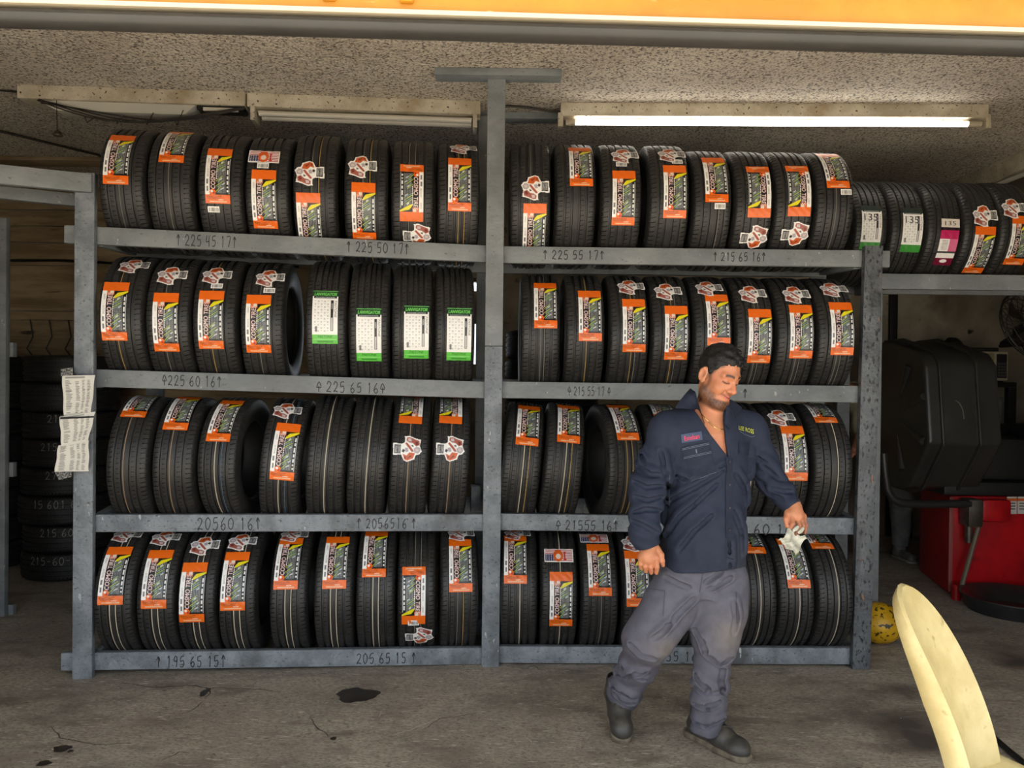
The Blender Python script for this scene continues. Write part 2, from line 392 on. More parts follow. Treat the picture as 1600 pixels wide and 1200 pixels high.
# left pair, unlit
ex0, ex1 = at(50, 150, 4.35), at(392, 163, 4.40)
e1, L, h = fixture(ex0.x, ex1.x, 4.28, 4.36, 'unlit stripped ceiling fixture with dangling wires at far left', False)
cv = MB().hexa([Vector(p) for p in [(-L + 0.2, -0.05, -h - 0.055), (-L + 0.1, -0.05, -h), (-L + 0.2, 0.05, -h - 0.055), (-L + 0.1, 0.05, -h), (L * 0.45, -0.05, -h - 0.055), (L * 0.55, -0.05, -h), (L * 0.45, 0.05, -h - 0.055), (L * 0.55, 0.05, -h)]])
cv.build('ballast_cover', mat('fixture_white', srgb(196, 192, 180), 0.5), e1, bevel=0.004)
MB().box(L * 0.56, L * 0.98, -0.052, 0.05, -h - 0.022, -h + 0.002).build('ballast', MATS['black_plastic'], e1, bevel=0.004)
MB().box(L * 0.62, L * 0.93, -0.056, -0.04, -h - 0.03, -h - 0.012).build('ballast_label', TUBE_OFF, e1)
for k in range(4):
    pts = []
    for i in range(13):
        t = i / 12; pts.append((-L * 0.8 + t * L * 1.8, -0.06 - 0.012 * k, -h - 0.02 - 0.085 * math.sin(math.pi * t) * (0.8 + 0.12 * k) + 0.012 * math.sin(7 * t + k)))
    MB().tube(pts, 0.004, 6).build('loose_wire', WIRE, e1)
for k in range(4):
    x = -0.25 + 0.16 * k
    MB().tube([(x, -0.07, -h - 0.09), (x + 0.02, -0.09, -h - 0.13), (x + 0.05, -0.08, -h - 0.10 + 0.02 * k)], 0.003, 6).build('wire_end', WIRE, e1)
pc = MB().tube([(-L + 0.20, -0.05, -h), (-L + 0.203, -0.05, -h - 0.15), (-L + 0.207, -0.05, -h - 0.17)], 0.002, 6).build('pull_string', WIRE, e1)
MB().lathe([(0.0, 0.0), (0.008, -0.004), (0.026, -0.028), (0.022, -0.036), (0.0, -0.036)], 12, Matrix.Translation((-L + 0.207, -0.05, -h - 0.16))).build('pull_knob', mat('brown_pull', srgb(74, 60, 46), 0.6), pc)
ex0, ex1 = at(394, 166, 4.40), at(752, 186, 4.40)
e2, L, h = fixture(ex0.x, ex1.x - 0.01, 4.37, 4.46, 'unlit twin tube ceiling fixture left of the post', False)
for yy in (-0.045, 0.03):
    MB().tube([(-L + 0.06, yy, -h - 0.03), (L - 0.05, yy, -h - 0.03)], 0.017, 12).build('lamp_tube', TUBE_OFF, e2)
for s in (-1, 1): MB().box(s * (L - 0.03) - 0.012, s * (L - 0.03) + 0.012, -0.07, 0.06, -h - 0.075, -h + 0.02).build('lamp_holder', FIX, e2, bevel=0.004)
MB().box(-L, L, -0.01, 0.0, -h - 0.012, -h).build('reflector_spine', FIX, e2)
# depth-running fixture on the soffit edge at right
fr = empty('fluorescent_fixture', (3.50, 5.0, CEIL - 0.05), 0, 'dim ceiling fixture running backwards along the soffit at right', 'light fixture')
MB().box(-0.07, 0.05, -1.2, 1.2, -0.08, 0.05).build('housing', FIX, fr, bevel=0.004)
MB().tube([(-0.03, -1.15, -0.10), (-0.03, 1.12, -0.10)], 0.018, 12).build('lamp_tube', TUBE_OFF, fr)
# ceiling cables
cc = tag(MB().tube([at(0, 137, 4.3) + Vector((-0.6, 0, 0.03)), (-2.75, 4.30, CEIL - 0.012), (-2.66, 4.28, CEIL - 0.02)], 0.006, 6).build('ceiling_cable', WIRE), 'thin cable feeding the far left ceiling fixture', 'cable')
tag(MB().tube([(-3.75, 4.7, CEIL - 0.015), (-3.30, 5.0, CEIL - 0.02), (-2.95, 5.45, CEIL - 0.03), (-2.86, 5.7, CEIL - 0.06)], 0.009, 6).build('ceiling_cable', WIRE), 'dark cable running to the back wall on the ceiling at left', 'cable')
tag(MB().tube([(-0.06, 4.43, CEIL - 0.012), (0.08, 4.44, CEIL - 0.018), (0.20, 4.46, CEIL - 0.03), (0.28, 4.47, CEIL - 0.03)], 0.006, 6).build('ceiling_cable', WIRE), 'short cable between the post and the lit fixture', 'cable')

# ------------------------------------------------------------------ unseen slab added to keep sun and sky off the door
SHADE_SLAB = mat('white_shade_slab', srgb(200, 194, 182), 0.7)
tag(MB().box(-8, 8, 0.0, DOOR_Y - 0.05, 3.25, 3.4).build('added_shade_slab', SHADE_SLAB), 'unseen added slab that shades the garage door', kind='structure')

# ================================================================== the tire rack
class Bay:
    """a rack bay: local x along the front rail, local y backwards"""
    def __init__(s, origin, end):
        d = Vector((end[0] - origin[0], end[1] - origin[1])); s.len = d.length
        s.M = Matrix.Translation((origin[0], origin[1], 0)) @ Matrix.Rotation(math.atan2(d.y, d.x), 4, 'Z')
        s.I = s.M.inverted()
    def hit(s, px, py, yl=0.0):
        o = s.I @ CAM; d = (s.I.to_3x3() @ ray(px, py)); t = (yl - o.y) / d.y
        return o + d * t
C0 = at(768, 700, 4.0); LE = at(129, 700, 3.78); RE = at(1357, 700, 4.025)
BL = Bay((LE.x, LE.y), (C0.x, C0.y)); BR = Bay((C0.x, C0.y), (RE.x, RE.y))
RAILH = 0.087; GAPS = (.445, .440, .420, .395); GMAX = .445; REAR = 0.012
rack = empty('tire_rack', (C0.x, C0.y, 0), 0, 'large grey painted wooden tire rack with four shelves', 'tire rack')
RI = Matrix.Translation(-rack.location)
def rpart(name, mb_, M, m, parent=None, bevel=0.004):
    mb_.v = [tuple(M @ Vector(v)) for v in mb_.v]
    o = mb_.build(name, m, parent or rack, bevel); o.matrix_parent_inverse = RI; return o
RAILS = {}
rail_px = {
 ('L', 0): ((150, 354), (755, 383)), ('L', 1): ((150, 577), (752, 596)), ('L', 2): ((148, 804), (755, 803.7)), ('L', 3): ((145, 1020), (750, 1012)),
 ('R', 0): ((785, 384.5), (1345, 391)), ('R', 1): ((783, 596), (1300, 602.5)), ('R', 2): ((780, 802.5), (1335, 809.7)), ('R', 3): ((782, 1010), (1330, 1012.7))}
ext = {('L', 0): (100, 790), ('L', 1): (125, 790), ('L', 2): (125, 790), ('L', 3): (95, 790), ('R', 0): (765, 1391), ('R', 1): (765, 1355), ('R', 2): (765, 1355), ('R', 3): (765, 1350)}
RAILOBJ = {}
for (b, lv), ((xa, ya), (xb, yb)) in rail_px.items():
    bay = BL if b == 'L' else BR
    p, q = bay.hit(xa, ya), bay.hit(xb, yb); sl = (q.z - p.z) / (q.x - p.x)
    zf = lambda x, p=p, sl=sl: p.z + sl * (x - p.x)
    RAILS[b, lv] = zf
    e0 = bay.hit(ext[b, lv][0], ya).x; e1 = bay.hit(ext[b, lv][1], yb).x
    if b == 'L': e1 = min(e1, bay.len - 0.003)
    else: e0 = max(e0, 0.003)
    m = GREYWORN if lv >= 2 else GREY; GAP = GAPS[lv]
    def slab(x0, x1, y0, y1, dz, h=RAILH):
        return MB().hexa([Vector((x, y, zf(x) + dz - (0 if k else h))) for x in (x0, x1) for y in (y0, y1) for k in (0, 1)])
    RAILOBJ[b, lv] = rpart('front_rail', slab(e0, e1, 0, 0.038, 0), bay.M, m)
    r0 = 0.05 if b == 'L' else 0.003; r1 = bay.len - (0.0 if b == 'L' else 0.03)
    rpart('rear_rail', slab(r0, r1, 0.038 + GAP, 0.076 + GAP, REAR), bay.M, m)
    # side boards at the open ends
    xs = 0.055 if b == 'L' else bay.len - 0.055
    rpart('side_board', MB().hexa([Vector((x, y, zf(xs) + (0.02 if y > 0.1 else -0.005) - (0.0 if k else RAILH))) for x in (xs - 0.019, xs + 0.019) for y in (0.0385, 0.0375 + GAP) for k in (0, 1)]), bay.M, m)
def post(bay, xl, z0, z1, y0=-0.038, y1=0.0, w=0.0915, m=GREY, name='front_post', lean=0.0):
    return rpart(name, MB().hexa([Vector((xl + s * w / 2 + (z - z0) * lean, y, z)) for s in (-1, 1) for y in (y0, y1) for z in (z0, z1)]), bay.M, m)
lp = BL.hit(127, 1050, -0.038); lt = BL.hit(131, 300, -0.038)
post(BL, lp.x + 0.003, 0.0, 2.475, m=GREYWORN, lean=(lt.x - lp.x) / (lt.z - lp.z))
cp = BR.hit(766, 1040, -0.038); ct = BR.hit(776, 135, -0.038)
cl = (ct.x - cp.x) / (ct.z - cp.z)
post(BR, cp.x, 0.0, 1.66, m=GREYWORN, lean=cl); post(BR, cp.x + cl * 1.662, 1.662, CEIL - 0.038, lean=cl)
rp = BR.hit(1346, 1040, -0.038); rt = BR.hit(1366, 390, -0.038)
GRIMY = mat('grimy_grey_painted_wood', srgb(104, 108, 112), 0.5, col2=srgb(80, 83, 86), scale=5, bump=0.5, bscale=60, spots=[(srgb(36, 36, 38), 60, 0.54, 0.66, (1, 1, .6)), (srgb(52, 52, 54), 7, 0.55, 0.7, (1, 1, .4)), (srgb(150, 110, 84), 18, 0.70, 0.74, (2, 1, .4))])
post(BR, rp.x, 0.0, 2.205, m=GRIMY, lean=(rt.x - rp.x) / (rt.z - rp.z), w=0.0935)
for bay, x, zt, nm in ((BL, 0.16, 2.30, 1), (BL, BL.len - 0.008, CEIL - 0.04, 2), (BR, BR.len - 0.06, 2.28, 3)):
    post(bay, x, 0, zt, 0.0765 + GMAX, 0.1145 + GMAX, name='rear_post')
# ceiling plates above the centre posts
pa, pb = at(680, 121, 3.96), at(877, 126, 3.96)
rpart('ceiling_plate', MB().box(pa.x, pb.x, 3.915, 4.015, CEIL - 0.038, CEIL - 0.0005), Matrix.Identity(4), GREY)
pa, pb = at(673, 190, 4.55), at(872, 193, 4.55)
rpart('ceiling_plate', MB().box(pa.x, pb.x, 4.56, 4.65, CEIL - 0.04, CEIL - 0.0005), Matrix.Identity(4), GREY)
# short upright blocks seen between tires near the centre on the third shelf
zc3 = RAILS['L', 2](BL.len - 0.12)
rpart('gusset_block', MB().box(BL.len - 0.085, BL.len - 0.03, 0.33, 0.40, zc3 - 0.05, zc3 + 0.10), BL.M, GREYWORN)

# handwriting on the rails
INK = mat('black_marker', srgb(34, 34, 36), 0.6)
def stroke_groups(text, h):
    out = []; x = 0.0; cur = None
    for c in text:
        if c == ' ': cur = None; x += h * .4; continue
        if c in '^A' or cur is None: cur = (c, []); out.append(cur)
        ls, adv = strokes(c, h); cur[1].extend([[(a + x, b_) for a, b_ in l] for l in ls]); x += adv
        if c in '^A': cur = None
    return out, x
def write(b, lv, text, x0, x1, y0, y1, wd=0.005):
    bay = BL if b == 'L' else BR
    p = bay.hit(x0, y1); q = bay.hit(x1, y1); t = bay.hit(x0, y0)
    h = t.z - p.z; groups, wid = stroke_groups(text, h); sx = (q.x - p.x) / wid; zf = RAILS[b, lv]
    base = p.z - zf(p.x)
    def fn(x, y):
        X = p.x + x * sx; return bay.M @ Vector((X, -0.0012, zf(X) + base + y))
    for c0, pls in groups:
        stroke_mesh('marker_arrow' if c0 in '^A' else 'marker_number', pls, wd, fn, INK, RAILOBJ[b, lv])
for a in [('L', 0, '^ 225 45 17^', 275, 372, 366, 383), ('L', 0, '^ 225 50 17^', 541, 641, 377, 393), ('L', 1, 'A225 60 16^', 253, 348, 586, 602),
          ('L', 1, 'A 225 65 16A', 494, 604, 596, 612), ('L', 2, '20560 16^', 308, 410, 809, 828), ('L', 2, '^ 2056516 ^', 557, 652, 810, 826),
          ('L', 3, '^ 195 65 15^', 243, 355, 1026, 1043), ('L', 3, '205 65 15 ^', 557, 652, 1021, 1037),
          ('R', 0, '^ 225 55 17^', 848, 946, 391, 405), ('R', 0, '^ 215 65 16^', 1114, 1198, 394, 408), ('R', 1, 'A 215 55 17 A', 887, 955, 604, 618), ('R', 1, '^', 1160, 1170, 608, 622),
          ('R', 2, 'A 21555 16^', 868, 968, 813, 828), ('R', 2, '205 60 16 ^', 1128, 1262, 818, 834), ('R', 3, '205 55 16', 1000, 1092, 1018, 1033)]:
    write(*a)

# ------------------------------------------------------------------ price lists taped to the left post
# ------------------------------------------------------------------ print on labels
class Canvas:
    def __init__(s, w, h, ss=3):
        s.w, s.h, s.ss = w, h, ss; s.a = np.ones((h * ss, w * ss, 3), np.float32)
        yy, xx = np.mgrid[0:h * ss, 0:w * ss]; s.U = (xx + 0.5) / (w * ss); s.V = (yy + 0.5) / (h * ss)
    def paint(s, mask, col): s.a[mask] = col[:3]
    def rect(s, u0, v0, u1, v1, col): s.paint((s.U >= u0) & (s.U < u1) & (s.V >= v0) & (s.V < v1), col)
    def poly(s, pts, col):
        m = np.zeros(s.U.shape, bool); n = len(pts)
        for i in range(n):
            x0, y0 = pts[i]; x1, y1 = pts[(i + 1) % n]
            if y0 == y1: continue
            c = ((y0 > s.V) != (y1 > s.V)) & (s.U < (x1 - x0) * (s.V - y0) / (y1 - y0) + x0); m ^= c
        s.paint(m, col); return m
    def ell(s, u, v, ru, rv, col): s.paint(((s.U - u) / ru) ** 2 + ((s.V - v) / rv) ** 2 < 1, col)
    def text(s, t, u0, v0, u1, v1, col, rot=0, fat=0.0, slant=0.0):
        """text filling the box; rot 1 = reads upwards, -1 = reads downwards"""
        tri, W, H = glyphs(t); W0 = W + slant * H
        m = np.zeros(s.U.shape, bool)
        P = tri.copy(); P[..., 0] = (P[..., 0] + slant * P[..., 1]) / W0; P[..., 1] /= H
        if rot == 0: A = np.stack([u0 + P[..., 0] * (u1 - u0), v1 - P[..., 1] * (v1 - v0)], -1)
        elif rot == 1: A = np.stack([u1 - P[..., 1] * (u1 - u0), v1 - P[..., 0] * (v1 - v0)], -1)
        else: A = np.stack([u0 + P[..., 1] * (u1 - u0), v0 + P[..., 0] * (v1 - v0)], -1)
        A[..., 0] *= s.w * s.ss; A[..., 1] *= s.h * s.ss
        HH, WW = s.U.shape
        for T in A:
            x0 = max(int(T[:, 0].min() - 1), 0); x1 = min(int(T[:, 0].max() + 2), WW); y0 = max(int(T[:, 1].min() - 1), 0); y1 = min(int(T[:, 1].max() + 2), HH)
            if x1 <= x0 or y1 <= y0: continue
            X, Y = np.meshgrid(np.arange(x0, x1) + 0.5, np.arange(y0, y1) + 0.5)
            def ed(p, q): return (q[0] - p[0]) * (Y - p[1]) - (q[1] - p[1]) * (X - p[0])
            e = [ed(T[0], T[1]), ed(T[1], T[2]), ed(T[2], T[0])]
            m[y0:y1, x0:x1] |= ((e[0] >= 0) & (e[1] >= 0) & (e[2] >= 0)) | ((e[0] <= 0) & (e[1] <= 0) & (e[2] <= 0))
        k = int(round(fat))
        if k:
            mm = m.copy()
            for dx in range(-k, k + 1):
                for dy in range(-k, k + 1): mm |= np.roll(np.roll(m, dx, 1), dy, 0)
            m = mm
        s.paint(m, col); return m
    def out(s): return s.a.reshape(s.h, s.ss, s.w, s.ss, 3).mean((1, 3))
_gly = {}
def glyphs(t):
    if t in _gly: return _gly[t]
    cu = bpy.data.curves.new('tmp', 'FONT'); cu.body = t; cu.resolution_u = 3
    o = bpy.data.objects.new('tmp', cu); COL.objects.link(o)
    dg = bpy.context.evaluated_depsgraph_get(); me = o.evaluated_get(dg).to_mesh(); me.calc_loop_triangles()
    v = np.array([p.co[:2] for p in me.vertices]); T = np.array([l.vertices[:] for l in me.loop_triangles])
    mn = v.min(0); v = v - mn; tri = v[T].astype(np.float64); W, H = v.max(0)
    bpy.data.objects.remove(o); bpy.data.curves.remove(cu)
    _gly[t] = (tri, W, H); return _gly[t]
ORANGE = srgb(240, 108, 20); WHITE = srgb(246, 244, 240); BLACK = srgb(20, 20, 22); YELLOW = srgb(236, 222, 30); RED = srgb(196, 46, 30)
def cosmo(model):
    c = Canvas(60, 150); rnd = np.random.default_rng(3)
    c.rect(0, 0, 1, 1, BLACK); c.rect(0, 0, 1, .165, ORANGE)
    c.rect(.19, .165, .46, .24, srgb(226, 120, 70)); c.rect(.30, .165, .44, .22, srgb(235, 220, 205))
    c.rect(0, .165, .185, .86, WHITE)
    c.text(model.upper(), .07, .42, .14, .56, srgb(60, 60, 66), 1); c.text('COSMO', .07, .22, .13, .32, srgb(120, 70, 60), 1); c.rect(.06, .72, .13, .80, srgb(110, 110, 114)); c.rect(.05, .60, .13, .68, srgb(120, 120, 124))
    # tread picture
    for i in range(5): c.rect(.52 + .065 * i, .22, .565 + .065 * i, .83, srgb(134, 136, 138))
    for i in range(26): c.rect(.52, .22 + .024 * i, .84, .226 + .024 * i, srgb(40, 40, 42))
    for v, l in ((.30, .30), (.37, .34), (.55, .26), (.63, .30), (.72, .2)):
        c.poly([(.44, v + .08), (.44 + l, v - .01), (.44 + l, v), (.44, v + .092)], srgb(190, 214, 60))
        c.poly([(.48, v + .10), (.46 + l, v + .03), (.46 + l, v + .036), (.48, v + .106)], srgb(150, 210, 190))
    c.poly([(.46, .27), (.60, .20), (1, .165), (1, .19), (.70, .255), (.48, .30)], YELLOW)
    c.text('COSMO TIRES', .225, .20, .415, .765, srgb(176, 52, 36), 1, fat=1, slant=.12); c.text('COSMO TIRES', .235, .20, .405, .765, WHITE, 1, slant=.12)
    for k in range(11): c.rect(.445, .28 + .03 * k, .485, .30 + .03 * k, WHITE)
    for u_, v_, a_, b_ in ((.60, .30, .10, .03), (.66, .45, .12, .02), (.58, .60, .10, .025), (.70, .68, .1, .02), (.62, .76, .14, .02)): c.poly([(u_, v_), (u_ + a_, v_ - .03), (u_ + a_, v_ - .03 + b_), (u_, v_ + b_)], srgb(206, 210, 210))
    c.rect(.95, .23, .975, .84, srgb(200, 205, 205))
    for v, l in ((.27, .07), (.36, .05), (.44, .08), (.55, .05), (.63, .06), (.72, .025), (.78, .03)): c.rect(.87, v, .93, v + l, WHITE)
    c.ell(.30, .815, .13, .05, ORANGE); c.ell(.27, .80, .05, .02, WHITE); c.ell(.35, .83, .05, .018, RED)
    c.rect(0, .855, 1, 1, ORANGE); c.text(model, .05, .872, .66, .905, srgb(40, 26, 18), slant=.25)
    c.rect(.08, .915, .6, .922, srgb(110, 50, 20)); c.rect(.52, .932, .74, .943, srgb(245, 225, 200)); c.rect(.16, .958, .86, .978, srgb(240, 190, 150))
    return c.out()
def lanvi(hand=None):
    c = Canvas(62, 136); G = srgb(96, 196, 72)
    c.rect(0, 0, 1, 1, WHITE); c.rect(0, 0, 1, .115, srgb(18, 62, 36)); c.rect(0, 0, 1, .012, srgb(120, 200, 110))
    c.text('LANVIGATOR', .06, .04, .96, .10, srgb(120, 205, 96), slant=.2, fat=1)
    c.rect(.05, .115, .95, .155, srgb(28, 36, 36))
    for k in range(14): c.rect(.12 + .055 * k, .128, .155 + .055 * k, .142, srgb(190, 200, 198))
    for k in range(5):
        for j in range(11): c.rect(.08 + .125 * k, .20 + .055 * j, .085 + .125 * k + .06, .212 + .055 * j + .018 * ((k + j) % 2), srgb(196, 198, 198))
    c.rect(.12, .68, .20, .78, srgb(110, 112, 114)); c.rect(.72, .19, .83, .76, srgb(34, 34, 36)); c.rect(.75, .52, .80, .75, srgb(214, 214, 214)); c.rect(.75, .25, .80, .36, srgb(150, 150, 150))
    c.text('FASTONE', .87, .20, .96, .52, srgb(24, 24, 26), -1, slant=.2)
    c.rect(0, .83, 1, 1, G); c.text('FASTONE', .22, .845, .80, .885, srgb(18, 40, 22), slant=.2); c.rect(.05, .915, .95, .921, srgb(190, 236, 170)); c.rect(.2, .945, .82, .975, srgb(58, 140, 50))
    if hand: 
        c.rect(0, .83, 1, 1, srgb(60, 150, 56)); c.rect(0, 0, 1, .13, srgb(40, 52, 48)); c.text('135', .12, .20, .78, .36, BLACK)
    return c.out()
def pink():
    c = Canvas(50, 150); c.rect(0, 0, 1, 1, WHITE); P = srgb(196, 36, 96); D = srgb(120, 16, 54)
    c.rect(0, 0, 1, .18, srgb(225, 215, 205)); c.text('135', .2, .05, .8, .14, BLACK); c.rect(0, .18, 1, .24, srgb(40, 20, 30))
    c.rect(0, .24, 1, .42, P); c.rect(.55, .42, 1, .68, srgb(222, 110, 150)); c.rect(0, .68, 1, .72, srgb(60, 60, 60)); c.rect(0, .83, 1, 1, D); c.ell(.5, .9, .2, .04, WHITE)
    for k in range(7): c.rect(.15, .45 + .03 * k, .48, .46 + .03 * k, srgb(150, 130, 136))
    return c.out()
def blank_orange():
    a = cosmo('RexCut77'); return a
def sticker():
    """die-cut promotional sticker: white rim, plain colour patches, a dark lettered block"""
    c = Canvas(56, 50); 
    m = c.poly([(.02, .42), (.10, .30), (.22, .26), (.26, .10), (.50, .0), (.62, .06), (.70, .26), (.98, .24), (1, .70), (.70, .68), (.60, .74), (.62, .98), (.46, 1), (.28, .92), (.06, .86), (.10, .62)], WHITE)
    O_ = srgb(206, 92, 36); M_ = srgb(120, 52, 44); G_ = srgb(178, 168, 176); K_ = srgb(52, 40, 40)
    c.poly([(.24, .34), (.30, .14), (.50, .04), (.60, .09), (.66, .30), (.52, .24), (.44, .36)], O_); c.poly([(.36, .20), (.50, .10), (.48, .16), (.38, .26)], M_); c.poly([(.52, .12), (.58, .14), (.60, .24)], K_)
    c.poly([(.06, .44), (.14, .33), (.26, .36), (.30, .50), (.22, .58), (.10, .56)], G_); c.poly([(.12, .42), (.22, .40), (.24, .50), (.14, .52)], srgb(214, 198, 190))
    c.poly([(.28, .40), (.36, .38), (.60, .70), (.54, .74), (.42, .60)], srgb(176, 84, 66)); c.poly([(.10, .66), (.22, .60), (.34, .72), (.46, .74), (.56, .82), (.54, .94), (.44, .95), (.26, .87), (.12, .82)], srgb(168, 96, 84))
    c.poly([(.14, .68), (.22, .64), (.26, .76), (.18, .80)], M_); c.poly([(.38, .78), (.50, .80), (.50, .90), (.40, .90)], srgb(210, 196, 200)); c.poly([(.62, .34), (.70, .38), (.66, .48), (.58, .44)], K_); c.poly([(.46, .40), (.56, .36), (.60, .52), (.50, .54)], G_); c.poly([(.30, .56), (.40, .62), (.32, .66)], K_)
    c.rect(.73, .30, .95, .64, srgb(50, 48, 52))
    c.text('COSMO', .75, .33, .83, .61, WHITE, 1); c.text('TIRES', .86, .33, .93, .60, WHITE, 1)
    mm = m.reshape(c.h, c.ss, c.w, c.ss).mean((1, 3)) > 0.5
    return c.out(), mm
def barcode():
    c = Canvas(26, 13); c.rect(0, 0, 1, 1, WHITE); x = .12; r = np.random.default_rng(5)
    while x < .88: w_ = r.choice([.02, .04, .05]); c.rect(x, .2, x + w_, .85, BLACK); x += w_ + r.choice([.03, .045])
    return c.out()
def flag():
    c = Canvas(70, 36); c.rect(0, 0, 1, 1, WHITE)
    for k in range(7): c.rect(.03, .06 + .13 * k, .97, .125 + .13 * k, srgb(190, 60, 76))
    c.rect(.03, .42, .36, .92, srgb(50, 54, 96))
    for i in range(4):
        for j in range(4): c.ell(.08 + .08 * i, .48 + .12 * j, .014, .03, WHITE)
    c.ell(.48, .5, .17, .46, srgb(226, 96, 30)); c.ell(.48, .58, .09, .2, srgb(240, 220, 205)); c.rect(.68, .2, .73, .85, srgb(196, 40, 30)); c.rect(.66, .2, .76, .3, srgb(196, 40, 30)); c.rect(.66, .75, .76, .85, srgb(196, 40, 30))
    return c.out()
ART = {'C': (cosmo('RexCut77'), .118, .295), 'M': (cosmo('MUCHOMACHO'), .118, .285), 'L': (lanvi(), .124, .272), 'H': (lanvi('135'), .115, .255), 'P': (pink(), .105, .27), 'b': (barcode(), .056, .030), 'f': (flag(), .150, .078)}
_st, _sm = sticker(); ART['m'] = (_st, .148, .132)
PRINT = attr_mat('printed_label', 0.32, bump=0.35, bscale=28, bdist=0.004)
_lab = {}
def label_mesh(kind, R, flip):
    key = (kind, round(R, 4), flip)
    if key in _lab: return _lab[key]
    img, w, h = ART[kind]; nv, nu = img.shape[:2]
    mask = _sm if kind == 'm' else np.ones((nv, nu), bool)
    if flip: img = img[::-1, ::-1]; mask = mask[::-1, ::-1]
    r = R + (0.0022 if kind in 'mbf' else 0.0015)
    us = np.linspace(-w / 2, w / 2, nu + 1); vs = np.linspace(h / 2, -h / 2, nv + 1)
    Ph = vs[:, None] / R + 0 * us[None]; Uu = us[None] + 0 * vs[:, None]
    wr = 0.0007 * np.sin(us[None] * 150 + vs[:, None] * 60) * np.sin(vs[:, None] * 90 + 1)
    V = np.stack([Uu, -(r + wr) * np.cos(Ph), (r + wr) * np.sin(Ph)], -1).reshape(-1, 3)
    j, i = np.nonzero(mask); k = j * (nu + 1) + i
    F = np.stack([k + nu + 1, k + nu + 2, k + 1, k], 1)
    me = bpy.data.meshes.new('label_' + kind)
    me.vertices.add(len(V)); me.vertices.foreach_set('co', V.astype(np.float32).ravel())
    me.loops.add(F.size); me.loops.foreach_set('vertex_index', F.astype(np.int32).ravel())
    me.polygons.add(len(F)); me.polygons.foreach_set('loop_start', np.arange(0, F.size, 4, dtype=np.int32))
    me.polygons.foreach_set('use_smooth', np.ones(len(F), bool))
    me.update(calc_edges=True); me.validate()
    ca = me.color_attributes.new('tint', 'FLOAT_COLOR', 'CORNER')
    cols = np.ones((len(F), 4, 4), np.float32); cols[..., :3] = img[j, i][:, None, :]
    ca.data.foreach_set('color', cols.ravel())
    me.materials.append(PRINT); _lab[key] = me
    return me

